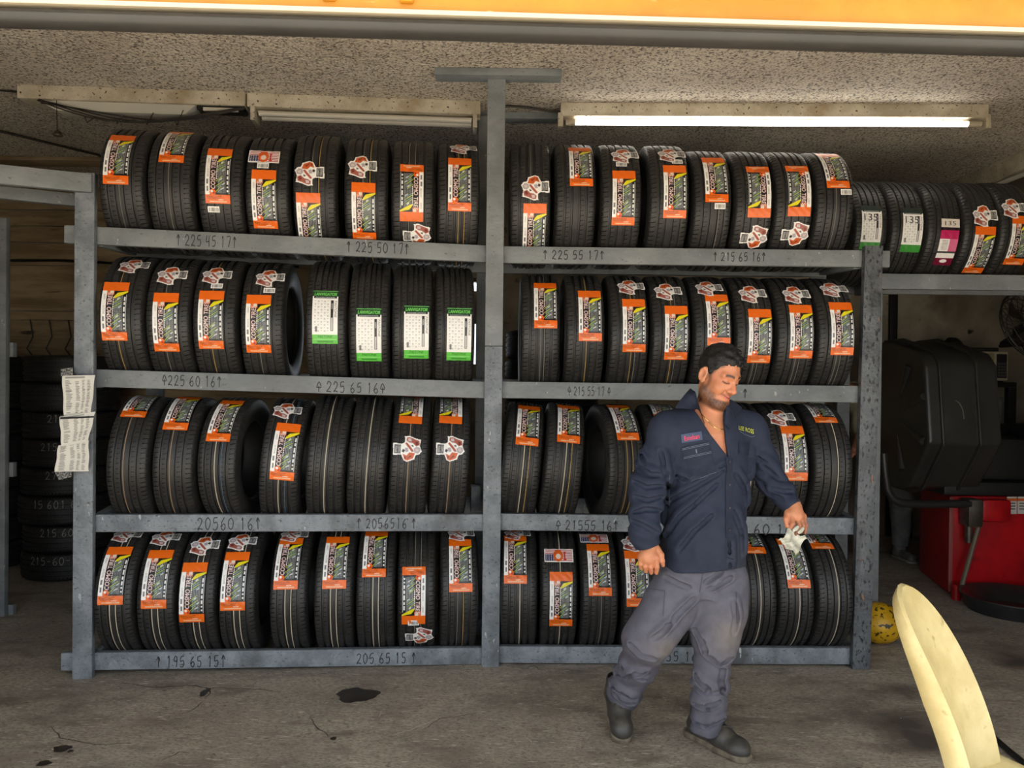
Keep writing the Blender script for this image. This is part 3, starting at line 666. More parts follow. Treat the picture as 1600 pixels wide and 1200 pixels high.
# ------------------------------------------------------------------ tires
RUB = mat('new_tire_rubber', srgb(46, 45, 44), 0.46, col2=srgb(38, 37, 36), scale=30, bump=0.12, bscale=220, bdist=0.002, spec=0.45)
_tires = {}
def tire_mesh(W, R, rim, pat=0):
    key = (round(W, 3), round(R, 3), round(rim, 3), pat)
    if key in _tires: return _tires[key]
    h = R - rim; P = []                            # (x, r, slot B depth, slot A depth)
    rc = lambda x: R - 0.004 * (x / (0.4 * W)) ** 2
    side = [(.36, 0.0), (.395, .03), (.43, .14), (.475, .36), (.497, .55), (.492, .72), (.47, .88)]
    for a, b in side: P.append((-a * W, rim + b * h * (R - 0.024 - rim) / (0.9 * h), 0, 0))
    P.append((-.452 * W, R - 0.013, 0.003, 0)); P.append((-.435 * W, R - 0.0085, 0.0075, 0)); P.append((-.41 * W, rc(.41 * W), 0.0075, 0))
    g = [-.255 * W, -.09 * W, .09 * W, .255 * W] if pat == 0 else [-.27 * W, -.12 * W, 0.02 * W, .135 * W, .27 * W]
    gw = 0.0062 if pat == 0 else 0.0048
    P.append((g[0] - 0.016, rc(g[0]), 0.0075, 0)); P.append((g[0] - 0.013, rc(g[0]), 0, 0))
    for k, x in enumerate(g):
        P += [(x - gw, rc(x), 0, 0), (x - gw + 0.0018, rc(x) - 0.0075, 0, 0), (x + gw - 0.0018, rc(x) - 0.0075, 0, 0), (x + gw, rc(x), 0, 0)]
        if k < len(g) - 1:
            a = x + gw; b = g[k + 1] - gw; mid = k in (0, len(g) - 2) or pat == 1
            d = 0.0045 if mid else 0.0
            P += [(a + (b - a) * .12, rc(a), 0, d), (a + (b - a) * .62, rc(b), 0, d), (a + (b - a) * .70, rc(b), 0, 0)]
    x = g[-1]; P.append((x + 0.013, rc(x), 0, 0)); P.append((x + 0.016, rc(x), 0.0075, 0))
    P.append((.41 * W, rc(.41 * W), 0.0075, 0)); P.append((.435 * W, R - 0.0085, 0.0075, 0)); P.append((.452 * W, R - 0.013, 0.003, 0))
    for a, b in reversed(side): P.append((a * W, rim + b * h * (R - 0.024 - rim) / (0.9 * h), 0, 0))
    P += [(.33 * W, rim + 0.002, 0, 0), (.36 * W, rim + .12 * h, 0, 0), (.44 * W, rim + .5 * h, 0, 0), (.41 * W, R - 0.03, 0, 0), (.30 * W, R - 0.017, 0, 0),
          (-.30 * W, R - 0.017, 0, 0), (-.41 * W, R - 0.03, 0, 0), (-.44 * W, rim + .5 * h, 0, 0), (-.36 * W, rim + .12 * h, 0, 0), (-.33 * W, rim + 0.002, 0, 0)]
    P = np.array(P); npitch = 84 if pat == 0 else 90
    fr = np.array([0, .36, .39, .49, .52, .80, .83, .97]); A = np.array([0, 0, 0, 1, 1, 0, 0, 0]) * 0; 
    A = np.array([0, 0, 1, 1, 0, 0, 0, 0]); B = np.array([0, 0, 0, 0, 0, 0, 1, 1])
    th = ((np.arange(npitch)[:, None] + fr[None]) / npitch).ravel() * 2 * math.pi
    A = np.tile(A, npitch); B = np.tile(B, npitch)
    skew = np.clip(P[:, 0], -.42 * W, .42 * W) / W * 0.10
    T = th[:, None] + skew[None]
    rr = P[None, :, 1] - B[:, None] * P[None, :, 2] - A[:, None] * P[None, :, 3]
    V = np.stack([np.broadcast_to(P[None, :, 0], rr.shape), -rr * np.cos(T), rr * np.sin(T)], -1).reshape(-1, 3)
    nt, npf = len(th), len(P)
    a, b = np.meshgrid(np.arange(nt), np.arange(npf), indexing='ij'); a2 = (a + 1) % nt; b2 = (b + 1) % npf
    F = np.stack([a * npf + b, a * npf + b2, a2 * npf + b2, a2 * npf + b], -1).reshape(-1, 4)
    me = bpy.data.meshes.new('tire_carcass')
    me.vertices.add(len(V)); me.vertices.foreach_set('co', V.astype(np.float32).ravel())
    me.loops.add(F.size); me.loops.foreach_set('vertex_index', F.astype(np.int32).ravel())
    me.polygons.add(len(F)); me.polygons.foreach_set('loop_start', np.arange(0, F.size, 4, dtype=np.int32))
    me.polygons.foreach_set('use_smooth', np.ones(len(F), bool))
    me.update(calc_edges=True)
    bm = bmesh.new(); bm.from_mesh(me); bmesh.ops.recalc_face_normals(bm, faces=bm.faces); bm.to_mesh(me); bm.free()
    me.set_sharp_from_angle(angle=math.radians(38))
    me.materials.append(RUB); _tires[key] = me
    return me
PAINT = {'w': mat('cream_tread_paint', srgb(196, 184, 160), 0.6), 'y': mat('yellow_tread_paint', srgb(176, 142, 70), 0.6),
         'o': mat('tan_tread_paint', srgb(150, 124, 96), 0.6), 'u': mat('blue_tread_paint', srgb(70, 104, 132), 0.6), 'g': mat('grey_tread_paint', srgb(120, 116, 108), 0.6)}
_rings = {}
def ring_mesh(R, W, off, c, wd):
    key = (round(R, 3), round(W, 3), off, c, wd)
    if key in _rings: return _rings[key]
    x = off; r = R - 0.004 * (x / (0.4 * W)) ** 2 + 0.0008; n = 160
    vs = []; 
    for k in range(n):
        a = 2 * math.pi * k / n
        for dx in (-wd / 2, wd / 2): vs.append((x + dx, -r * math.cos(a), r * math.sin(a)))
    me = bpy.data.meshes.new('tread_stripe'); me.from_pydata(vs, [], [(2 * k, 2 * k + 1, (2 * k + 3) % (2 * n), (2 * k + 2) % (2 * n)) for k in range(n)]); me.update()
    me.materials.append(PAINT[c]); _rings[key] = me
    return me
SIZES = {'A': (.222, .317, .216), 'B': (.222, .328, .216), 'C': (.216, .335, .216), 'D': (.206, .324, .203), 'E': (.218, .336, .203), 'F': (.209, .345, .203),
         'G': (.208, .333, .216), 'H': (.206, .326, .203), 'I': (.199, .334, .203), 'J': (.205, .322, .203), 'K': (.215, .330, .203), 'N': (.190, .317, .190), 'O': (.200, .324, .190), 'Q': (.196, .316, .203), 'S': (.205, .315, .203)}
ORD = ['first', 'second', 'third', 'fourth', 'fifth', 'sixth', 'seventh', 'eighth', 'ninth']
WHAT = {'C': 'orange and black paper label', 'M': 'orange and black paper label', 'L': 'white and green paper label', 'H': 'white and green label marked 135', 'P': 'pink and white label'}
def tread_hit(Mi, R, px, py):
    """where the line of sight meets the tread cylinder: lateral offset and angle"""
    o = Mi @ CAM; d = Mi.to_3x3() @ ray(px, py)
    a = d.y ** 2 + d.z ** 2; b = 2 * (o.y * d.y + o.z * d.z); c = o.y ** 2 + o.z ** 2 - R * R; D = b * b - 4 * a * c
    t = (-b - math.sqrt(D)) / (2 * a) if D > 0 else -b / (2 * a)
    p = o + d * t
    return p.x, math.atan2(p.z, -p.y)
def put_tire(M, size, label, group, lab=None, extras=(), lines=(), pat=0):
    W, R, rim = SIZES[size]
    o = link('tire', tire_mesh(W, R, rim, pat)); o.matrix_world = M
    tag(o, label, 'tire', group); Mi = M.inverted()
    mx = 0.40 * W
    if lab:
        kind, flip, edge, px, py = lab; _, lw, lh = ART[kind]
        x, ph = tread_hit(Mi, R, px, py); ph += (lh / 2 / R) * (1 if edge == 'b' else -1)
        x = max(-mx + lw / 2, min(mx - lw / 2, x))
        c = link('paper_label', label_mesh(kind, R, flip), None, o); c.location = (x, 0, 0); c.rotation_euler = (-ph, 0, 0)
    for kind, px, py in extras:
        fl = kind == 'M'; kk = 'm' if fl else kind; lw = ART[kk][1]
        x, ph = tread_hit(Mi, R, px, py); x = max(-mx + lw / 2 - .01, min(mx - lw / 2 + .01, x))
        c = link({'m': 'die_cut_sticker', 'b': 'barcode_sticker', 'f': 'flag_sticker'}[kk], label_mesh(kk, R, fl), None, o); c.location = (x, 0, 0); c.rotation_euler = (-ph, 0, 0)
    for off, c in lines:
        link('tread_stripe', ring_mesh(R, W, off, c, 0.0042 if c in 'wo' else 0.003), None, o)
    return o
W2 = ((-.012, 'w'), (.016, 'w'))
ROWS = {
 ('L', 0): [(187, 'A', ('C', 0, 'b', 181, 288), (), ((-.004, 'g'),)), (263, 'A', ('C', 0, 'b', 267, 254), (), ((.0, 'g'),)), (342, 'A', ('C', 0, 'b', 341, 318), (('b', 334, 327),), ()),
            (416, 'A', ('C', 0, 'b', 416, 357), (('f', 413, 245), ('b', 411, 259)), ()), (491, 'B', ('C', 0, 't', 476, 301), (('m', 476, 270),), ((-.012, 'g'), (.022, 'y'))), (571, 'B', ('C', 0, 'b', 570, 374), (('m', 566, 260),), ((-.012, 'g'), (.022, 'y'))),
            (645, 'B', ('C', 1, 'b', 643, 346), (('M', 652, 368),), ((-.02, 'g'), (.012, 'g'))), (717, 'B', ('C', 0, 'b', 718, 330), (('m', 724, 232),), ((.0, 'y'), (.03, 'y')))],
 ('R', 0): [(829, 'C', ('C', 0, 't', 836, 318), (('m', 838, 293),), ((.0, 'g'),)), (900, 'C', ('M', 0, 'b', 909, 291), (), ()), (972, 'C', ('M', 0, 'b', 973, 352), (('m', 977, 243), ('b', 971, 257)), ()), (1047, 'C', ('M', 0, 'b', 1056, 341), (('m', 1060, 242), ('b', 1058, 253)), ()),
            (1115, 'D', ('M', 0, 'b', 1120, 316), (('b', 1125, 322),), ((.03, 'g'),)), (1180, 'D', ('M', 1, 'b', 1187, 340), (('M', 1178, 371),), ()), (1243, 'D', ('M', 1, 'b', 1248, 338), (('M', 1245, 366),), ()), (1307, 'D', ('M', 0, 'b', 1310, 294), (('b', 1322, 300),), ((.0, 'g'),))],
 ('L', 1): [(186, 'E', ('C', 0, 'b', 180, 532), (('m', 212, 415),), ((-.01, 'y'),)), (260, 'E', ('C', 0, 'b', 262, 549), (('m', 269, 430),), ((-.01, 'g'),)), (333, 'E', ('C', 0, 'b', 331, 545), (('m', 339, 430), ('b', 339, 447)), ((-.01, 'y'),)), (408, 'E', ('C', 0, 'b', 405, 551), (('m', 424, 434), ('b', 421, 454)), ((-.01, 'g'),)),
            (508, 'F', ('L', 0, 'b', 508, 537), (), ()), (576, 'F', ('L', 0, 'b', 577, 564), (), ()), (644, 'F', ('L', 0, 'b', 651, 560), (), ()), (711, 'F', ('L', 0, 'b', 719, 563), (), ())],
 ('R', 1): [(845, 'G', ('M', 0, 'b', 854, 513), (), ((.0, 'g'), (.02, 'g'))), (915, 'G', ('M', 0, 'b', 927, 533), (), ((.005, 'y'),)), (984, 'G', ('M', 0, 'b', 992, 550), (('m', 988, 448),), ((.01, 'y'), (.03, 'g'))), (1050, 'G', ('M', 0, 'b', 1059, 562), (('m', 1043, 455),), ((.0, 'y'), (.02, 'g'))),
            (1116, 'G', ('M', 0, 'b', 1129, 540), (('m', 1107, 450),), ((.01, 'y'),)), (1181, 'G', ('M', 0, 'b', 1191, 567), (('m', 1175, 459),), ((.0, 'g'), (.02, 'g'))), (1246, 'G', ('M', 0, 'b', 1262, 560), (('m', 1250, 460),), ((.0, 'g'), (.02, 'g'))), (1310, 'G', ('M', 0, 'b', 1324, 555), (('m', 1303, 452),), ((.0, 'g'), (.02, 'g')))],
 ('L', 2): [(196, 'H', ('C', 0, 'b', 207, 652), (), ((-.012, 'o'),)), (268, 'H', ('C', 0, 'b', 273, 672), (), ((-.01, 'o'),)), (349, 'H', ('C', 0, 'b', 340, 690), (), ((-.004, 'w'), (.028, 'u'))), (436, 'H', ('C', 0, 'b', 440, 750), (('m', 449, 641),), ((.002, 'w'), (.034, 'u'))),
            (508, 'I', None, (), ((.0, 'w'),)), (573, 'I', None, (), ((.002, 'w'),)), (639, 'I', ('C', 1, 'b', 641, 662), (('M', 637, 701),), ((-.004, 'o'),)), (704, 'I', ('C', 1, 'b', 704, 662), (('M', 704, 701),), ((-.004, 'o'),))],
 ('R', 2): [(815, 'J', ('C', 0, 'b', 823, 696), (), ((.006, 'w'), (.034, 'y'))), (881, 'J', ('C', 0, 'b', 888, 692), (), ((.006, 'w'), (.034, 'y'))), (967, 'J', ('C', 0, 'b', 982, 688), (), ((.0, 'y'), (.03, 'y'))), (1042, 'J', ('C', 0, 'b', 1040, 655), (), ((.0, 'w'),)),
            (1106, 'J', None, (), ((.0, 'w'),)), (1171, 'K', None, (), ((.01, 'w'),)), (1236, 'K', ('C', 0, 'b', 1255, 751), (('m', 1220, 652),), ((.02, 'g'),)), (1304, 'K', ('C', 0, 'b', 1292, 661), (), ((.02, 'w'),))],
 ('L', 3): [(175, 'N', ('C', 0, 'b', 172, 945), (('m', 195, 836),), W2), (241, 'N', ('C', 0, 'b', 240, 951), (('m', 259, 840),), W2), (305, 'N', ('C', 0, 'b', 297, 972), (('m', 320, 852),), W2), (369, 'N', ('C', 0, 'b', 358, 954), (('m', 378, 846),), W2), (449, 'N', ('C', 0, 'b', 446, 921), (('m', 460, 836),), W2),
            (520, 'O', ('C', 0, 'b', 522, 920), (), W2), (586, 'O', ('C', 0, 'b', 584, 902), (), W2), (651, 'O', ('C', 1, 'b', 646, 975), (('M', 658, 994), ('b', 646, 973)), ((-.01, 'g'), (.02, 'g'))), (718, 'O', ('C', 0, 'b', 720, 925), (('m', 720, 834),), ((-.01, 'g'), (.02, 'y')))],
 ('R', 3): [(811, 'Q', ('C', 0, 'b', 805, 912), (('m', 808, 834),), ((.004, 'w'),)), (874, 'Q', ('M', 0, 'b', 876, 978), (('f', 873, 868),), ((.006, 'w'),)), (938, 'Q', ('M', 0, 'b', 938, 931), (('f', 925, 841),), ((.006, 'g'),)), (1003, 'Q', ('C', 0, 'b', 996, 948), (('m', 978, 848),), ()),
            (1066, 'Q', None, (), ((.0, 'w'),)), (1128, 'Q', None, (), ((.0, 'w'),)), (1188, 'Q', ('C', 0, 'b', 1180, 865), (), ((.004, 'w'),)), (1247, 'Q', ('C', 0, 'b', 1249, 919), (), ((.01, 'w'),)), (1308, 'Q', ('C', 0, 'b', 1285, 858), (), ((.01, 'w'),))],
}
ADJ = {  # (row, index): lean (top to the right, degrees), yaw (degrees, + = tread turned to the right)
 ('L', 2, 0): (2, 0), ('L', 2, 1): (2, 0), ('L', 2, 2): (1, -7), ('L', 2, 3): (5, 0), ('L', 2, 4): (4, 0), ('L', 2, 5): (4, 0), ('L', 2, 6): (3, 0), ('L', 2, 7): (3, 0),
 ('R', 2, 0): (5, 0), ('R', 2, 1): (5, 0), ('R', 2, 2): (0, 8),
}
SHELF = ['top', 'second', 'third', 'bottom']
for (b, lv), row in ROWS.items():
    bay = BL if b == 'L' else BR; zf = RAILS[b, lv]
    for i, (px, size, lab, extras, lines) in enumerate(row):
        W, R, rim = SIZES[size]
        GAP = GAPS[lv]; d = math.hypot(GAP, REAR); al = math.atan2(REAR, GAP); h = math.sqrt(R * R - d * d / 4)
        yc = 0.038 + GAP / 2 - h * math.sin(al); dz = REAR / 2 + h * math.cos(al) + 0.0015
        zmid = zf(bay.len / 2) + dz; 
        # sight line through the tread centre at axle height
        P = bay.M @ Vector((bay.len / 2, yc - R, zmid)); v = P - CAM
        py = 600 - FPX * v.dot(_u) / v.dot(_f)
        xl = bay.hit(px, py, yc - R).x
        lean, yaw = ADJ.get((b, lv, i), (0, 0))
        M = bay.M @ Matrix.Translation((xl, yc, zf(xl) + dz)) @ Matrix.Rotation(math.radians(yaw), 4, 'Z') @ Matrix.Rotation(math.radians(lean), 4, 'Y')
        what = WHAT[lab[0]] if lab else 'no label'
        if lab and lab[1]: what = 'upside-down ' + what.replace('paper ', '')
        txt = '%s tire from the left on the %s shelf, %s bay, %s' % (ORD[i], SHELF[lv], 'left' if b == 'L' else 'right', what)
        put_tire(M, size, txt, 'new tires on the grey rack', lab, extras, lines, 1 if size == 'F' else 0)

# ------------------------------------------------------------------ second rack further back at right
r2 = empty('tire_rack', (2.1, 4.45, 0), 0, 'grey tire rack set further back at the right edge', 'tire rack')
R2I = Matrix.Translation(-r2.location)
def r2part(name, mb_, m=GREY):
    o = mb_.build(name, m, r2, 0.004); o.matrix_parent_inverse = R2I; return o
ZB = at(1490, 428.5, 4.45).z
r2part('front_rail', MB().box(2.06, 4.02, 4.45, 4.488, ZB - 0.089, ZB)); r2part('rear_rail', MB().box(2.06, 4.02, 4.868, 4.906, ZB - 0.07, ZB + 0.02))
for x in (2.12, 3.95):
    r2part('front_post', MB().box(x - 0.04, x + 0.04, 4.489, 4.527, 0, ZB - 0.001)); r2part('rear_post', MB().box(x - 0.04, x + 0.04, 4.907, 4.945, 0, ZB + 0.015))
    r2part('side_board', MB().box(x + 0.0405, x + 0.075, 4.489, 4.867, ZB - 0.085, ZB))
class _B: pass
for i, (px, lab, extras) in enumerate([(1360, ('H', 0, 'b', 1357, 390), ()), (1417, ('H', 0, 'b', 1420, 394), ()), (1474, ('P', 0, 'b', 1470, 414), ()), (1531, ('M', 0, 'b', 1532, 427), (('m', 1540, 337),)), (1588, ('M', 0, 'b', 1594, 414), (('m', 1580, 325),))]):
    W, R, rim = SIZES['S']; hh = math.sqrt(R * R - 0.19 ** 2)
    x = at(px, 350, 4.68 - R).x
    M = Matrix.Translation((x, 4.678, ZB + 0.012 + hh)) @ Matrix.Rotation(math.radians(2), 4, 'Z') @ Matrix.Rotation(math.radians(1), 4, 'Y')
    put_tire(M, 'S', '%s tire from the left on the rear right rack, %s' % (ORD[i], WHAT[lab[0]]), 'tires on the rear right rack', lab, extras, ())

# ================================================================== left side
def sheet(name, cs, D, art, parent, inv, n=14, wave=0.006, th=0.0012):
    """printed paper: four photographed corners at depths D, slightly wavy"""
    pts = [Vector(at(x, y, d)) for (x, y), d in zip(cs, D)]
    img = art; nv, nu = img.shape[:2]; vs = []
    for j in range(nv + 1):
        for i in range(nu + 1):
            u, v = i / nu, j / nv
            p = pts[0] * (1 - u) * (1 - v) + pts[1] * u * (1 - v) + pts[2] * u * v + pts[3] * (1 - u) * v
            vs.append(p + Vector((0, -0.004 - wave * math.sin(5 * u + 3 * v) * (0.4 + u * 0) - wave * .6 * math.sin(9 * v), 0)))
    fs = [((j + 1) * (nu + 1) + i, (j + 1) * (nu + 1) + i + 1, j * (nu + 1) + i + 1, j * (nu + 1) + i) for j in range(nv) for i in range(nu)]
    me = bpy.data.meshes.new(name); me.from_pydata([tuple(v) for v in vs], [], fs); me.update()
    ca = me.color_attributes.new('tint', 'FLOAT_COLOR', 'CORNER'); cols = np.ones((nv * nu, 4, 4), np.float32); cols[..., :3] = img.reshape(-1, 1, 3); ca.data.foreach_set('color', cols.ravel())
    o = link(name, me, attr_mat('printed_paper', 0.7), parent)
    o.matrix_parent_inverse = inv
    return o
def list_art(seed, hdr):
    c = Canvas(44, 60); r = np.random.default_rng(seed); c.rect(0, 0, 1, 1, srgb(226, 222, 212)); y = .06
    if hdr: c.rect(.1, .03, .7, .07, srgb(150, 148, 144)); y = .12
    while y < .95:
        for x0, w_ in ((.10, .2), (.42, .14), (.62, .1), (.78, .12)):
            if r.random() < .92: c.rect(x0 + r.uniform(-.01, .01), y, x0 + w_ * r.uniform(.6, 1), y + .016, srgb(96, 92, 90))
        y += .038
    c.ell(.6, .5, .25, .2, srgb(206, 196, 180)) if False else None
    return c.out()
pl = empty('price_list', at(120, 660, 3.70), 0, 'crumpled white paper price lists taped to the left rack post', 'paper')
PI_ = Matrix.Translation(-pl.location)
sheet('paper_sheet', [(98, 587), (149, 586), (143, 648), (101, 650)], (3.705, 3.695, 3.695, 3.705), list_art(1, True), pl, PI_)
sheet('paper_sheet', [(94, 651), (149.5, 643), (139, 688), (97, 696)], (3.69, 3.685, 3.69, 3.695), list_art(2, True), pl, PI_)
sheet('paper_sheet', [(92, 696), (139, 688), (140, 736), (86.5, 737)], (3.695, 3.695, 3.70, 3.70), list_art(3, False), pl, PI_)
_tp = MB().add([at(94, 652, 3.675), at(147, 650, 3.675), at(147, 652.5, 3.675), at(94, 655, 3.675)], [(0, 1, 2, 3)]).build('black_tape', mat('black_plastic', srgb(22, 21, 20), 0.5), pl); _tp.matrix_parent_inverse = PI_
for cs in ([(95, 577), (114, 574), (114, 586), (95, 588)], [(86, 738), (113, 737), (112, 745), (92, 750)]):
    _tp = MB().add([at(x, y, 3.70) for x, y in cs], [(0, 1, 2, 3)]).build('clear_tape', mat('crinkled_tape', srgb(150, 148, 144), 0.15, col2=srgb(40, 40, 40), scale=120, bump=0.8, bscale=90), pl); _tp.matrix_parent_inverse = PI_
# frame of the neighbouring rack at the left edge
r3 = empty('tire_rack', (-3.0, 4.2, 0), 0, 'grey wooden rack frame running out of view at the left edge', 'tire rack')
R3I = Matrix.Translation(-r3.location)
def r3part(name, mb_):
    o = mb_.build(name, GREY, r3, 0.004); o.matrix_parent_inverse = R3I; return o
a, b = at(141, 287, 3.745), at(0, 273, 3.58); d = (b - a)
r3part('top_beam', MB().beam(a + d * -0.02, a + d * 3.2, 0.04, 0.089))
a2, b2 = at(116, 313, 4.15), at(0, 301, 4.04); d2 = b2 - a2
r3part('top_beam', MB().beam(a2 - d2 * 0.25, a2 + d2 * 3.2, 0.04, 0.066))
pb_ = at(-12, 965, 4.69)
r3part('post', MB().box(pb_.x - 0.05, at(8, 700, 4.69).x, 4.69, 4.73, 0, 2.44))
for yy in (546, 735, 960):
    p = at(8, yy, 4.69); r3part('rail_end', MB().box(p.x - 0.02, p.x + 0.022, 4.731, 4.77, p.z - 0.045, p.z + 0.045))
# stacks of used tires behind the rack
USED = mat('used_tire_rubber', srgb(36, 35, 34), 0.6, col2=srgb(28, 27, 26), scale=12, bump=0.15, bscale=120, bdist=0.002)
CHALK = mat('chalk_mark', srgb(150, 148, 140), 0.9)
um = {}
def used_mesh(W, R, rim):
    k = (W, R, rim)
    if k not in um:
        me = tire_mesh(W, R, rim).copy(); me.materials.clear(); me.materials.append(USED); um[k] = me
    return um[k]
STK = ORD + ['tenth']
def stack(cx, cy, n, where, marks=(), group='stacked used tires'):
    z = 0.0
    for k in range(n):
        W = (.205, .198, .21, .2)[k % 4]; R = (.325, .318, .33, .32)[(k * 3) % 4]
        o = link('used_tire', used_mesh(W, R, .2))
        dx, dy = random.uniform(-.012, .012), random.uniform(-.012, .012)
        o.matrix_world = Matrix.Translation((cx + dx, cy + dy, z + W * .5)) @ Matrix.Rotation(math.radians(90), 4, 'Y') @ Matrix.Rotation(random.uniform(0, 6), 4, 'X')
        tag(o, 'worn tire %s from the floor in the stack %s' % (STK[k], where), 'tire', group)
        if k < len(marks) and marks[k]:
            lines, wid = strokes(marks[k], .055); a0 = math.atan2(CAM.y - cy, CAM.x - cx) - (wid / 2) / R - .30
            zc = z + W * .62
            def fn(x, y, R=R, cx=cx + dx, cy=cy + dy, zc=zc, a0=a0): return Vector((cx + (R + .002) * math.cos(a0 + x / R), cy + (R + .002) * math.sin(a0 + x / R), zc + y))
            c = stroke_mesh('chalk_number', lines, .004, fn, CHALK, None); c.parent = o; c.matrix_parent_inverse = o.matrix_world.inverted()
        z += W
    return z
stack(-3.31, 5.78, 8, 'behind the left rack post', ('215-60-16', '215 60', '15 601 6', '272', '215 45', '215'))
stack(-4.12, 5.95, 8, 'at the far left edge')
stack(0.27, 5.45, 9, 'behind the centre post')
stack(-1.35, 5.5, 6, 'added behind the left bay for darkness'); stack(1.15, 5.5, 6, 'added behind the right bay for darkness')  # both stacks added so the gaps between the shelf tires go dark
# oil stains on the floor
OIL = mat('oil_stain', srgb(44, 38, 33), 0.35, col2=srgb(60, 53, 46), scale=14)
FL = bpy.data.objects['floor']
for x, y, rx, ry, s in ((558, 1086, .098, .082, 1), (97, 1170, .034, .030, 2), (110, 1174, .012, .012, 3), (69, 1193, .026, .022, 4), (521, 1154, .013, .016, 5), (320, 1082, .018, .05, 6)):
    p = at(x, y, 1.0); d = ray(x, y); p = CAM + d * (-CAM.z / d.z); rr = random.Random(s); n = 26; ph = [rr.uniform(0, 6.28) for _ in range(4)]
    vs = [(p.x, p.y, .0012)] + [(p.x + rx * q * math.cos(t), p.y + ry * q * math.sin(t), .0012) for t in [2 * math.pi * k / n for k in range(n)] for q in [1 + .10 * math.sin(3 * t + ph[0]) + .07 * math.sin(5 * t + ph[1]) + .05 * math.sin(9 * t + ph[2])]]
    MB().add(vs, [(0, 1 + k, 1 + (k + 1) % n) for k in range(n)]).build('oil_stain', OIL, FL)

# cracks and pale scrapes in the concrete
def floor_line(name, pts, w, m):
    Q = []
    for i in range(len(pts) - 1):
        for t in (0, .25, .5, .75):
            x = pts[i][0] + (pts[i + 1][0] - pts[i][0]) * t + random.uniform(-2, 2); y = pts[i][1] + (pts[i + 1][1] - pts[i][1]) * t + random.uniform(-1.2, 1.2)
            d = ray(x, y); Q.append(CAM + d * ((.0010 - CAM.z) / d.z))
    vs = []
    for i, p in enumerate(Q):
        t = (Q[min(i + 1, len(Q) - 1)] - Q[max(i - 1, 0)]).normalized(); s_ = Vector((-t.y, t.x, 0)) * w * (.3 + .7 * math.sin(math.pi * (i + .3) / len(Q))) * random.uniform(.6, 1.2) / 2; vs += [p + s_, p - s_]
    MB().add(vs, [(2 * i, 2 * i + 1, 2 * i + 3, 2 * i + 2) for i in range(len(Q) - 1)]).build(name, m, FL)
CRK = mat('crack_dirt', srgb(82, 74, 66), 0.8); SCR = mat('pale_scrape', srgb(206, 196, 180), 0.8)
for pts, w in (([(185, 1066), (240, 1075), (290, 1071), (322, 1074), (330, 1082), (318, 1094)], .010), ([(330, 1074), (390, 1076), (450, 1082)], .006), ([(80, 1135), (95, 1152), (150, 1163), (220, 1160)], .006), ([(320, 1095), (305, 1108), (270, 1120)], .006), ([(484, 1120), (498, 1140), (520, 1153)], .007), ([(250, 1190), (280, 1174), (300, 1176)], .006), ([(818, 1045), (835, 1040), (850, 1050)], .006), ([(660, 1140), (690, 1122), (760, 1112)], .005)): floor_line('floor_crack', pts, w, CRK)
for pts, w in (([(612, 1150), (650, 1136), (700, 1116)], .004), ([(1136, 1072), (1155, 1084), (1178, 1093)], .004), ([(1195, 1098), (1215, 1104)], .004), ([(455, 1150), (475, 1144)], .003), ([(820, 1150), (835, 1164)], .003), ([(1060, 1105), (1075, 1110)], .003), ([(590, 1120), (600, 1108)], .003)): floor_line('floor_scrape', pts, w, SCR)

# ================================================================== right side
BLK = mat('black_plastic', srgb(22, 21, 20), 0.5)
HOOD = mat('black_moulded_plastic', srgb(54, 53, 50), 0.34, col2=srgb(46, 45, 43), scale=5, bump=0.08, bscale=160, spots=[(srgb(78, 76, 70), 2.2, .66, .8)])
REDP = mat('red_machine_paint', srgb(196, 16, 26), 0.4, col2=srgb(160, 10, 18), scale=3, spots=[(srgb(60, 14, 14), 5, .64, .74)])
STEEL = mat('grimy_steel', srgb(110, 104, 96), 0.45, 0.6, col2=srgb(80, 72, 64), scale=9)
bal = empty('wheel_balancer', (3.4, 5.6, 0), 0, 'red wheel balancer with large black plastic wheel hood', 'machine')
BI = Matrix.Translation(-bal.location)
def bpart(name, mb_, m, bevel=0.0, par=None, seg=2):
    o = mb_.build(name, m, par or bal, bevel, seg); o.matrix_parent_inverse = BI if par is None else Matrix.Identity(4); return o
cab = bpart('cabinet', MB().hexa([Vector((x, y, z)) for x, y in ((3.10, 5.42), (3.25, 6.1), (4.35, 5.42), (4.35, 6.1)) for z in (0.0, .70)]), REDP, 0.03)
bpart('corner_seam', MB().box(3.098, 3.125, 5.412, 5.425, 0.02, 0.69), mat('worn_red_edge', srgb(150, 80, 74), 0.5), 0.004, cab)
bpart('tool_tray', MB().box(3.05, 4.35, 5.40, 6.1, 0.702, 0.80), BLK, 0.02)
for i, (x0, x1, c) in enumerate(((1573, 1588, srgb(210, 205, 195)), (1590, 1620, srgb(205, 200, 190)))):
    p, q = at(x0, 776, 5.416), at(x1, 803, 5.416)
    dcl = bpart('warning_decal', MB().box(p.x, q.x, 5.413, 5.4185, q.z, p.z), mat('decal_%d' % i, c, 0.5), 0, cab)
    bpart('decal_band', MB().box(p.x, q.x, 5.412, 5.413, p.z - .03, p.z - .012), mat('orange_band', srgb(220, 96, 30), 0.5), 0, dcl)
    for k in range(3): bpart('decal_text_line', MB().box(p.x + .01, q.x - .01, 5.4118, 5.4128, p.z - .05 - .02 * k, p.z - .042 - .02 * k), mat('grey_print', srgb(90, 90, 90), 0.6), 0, dcl)
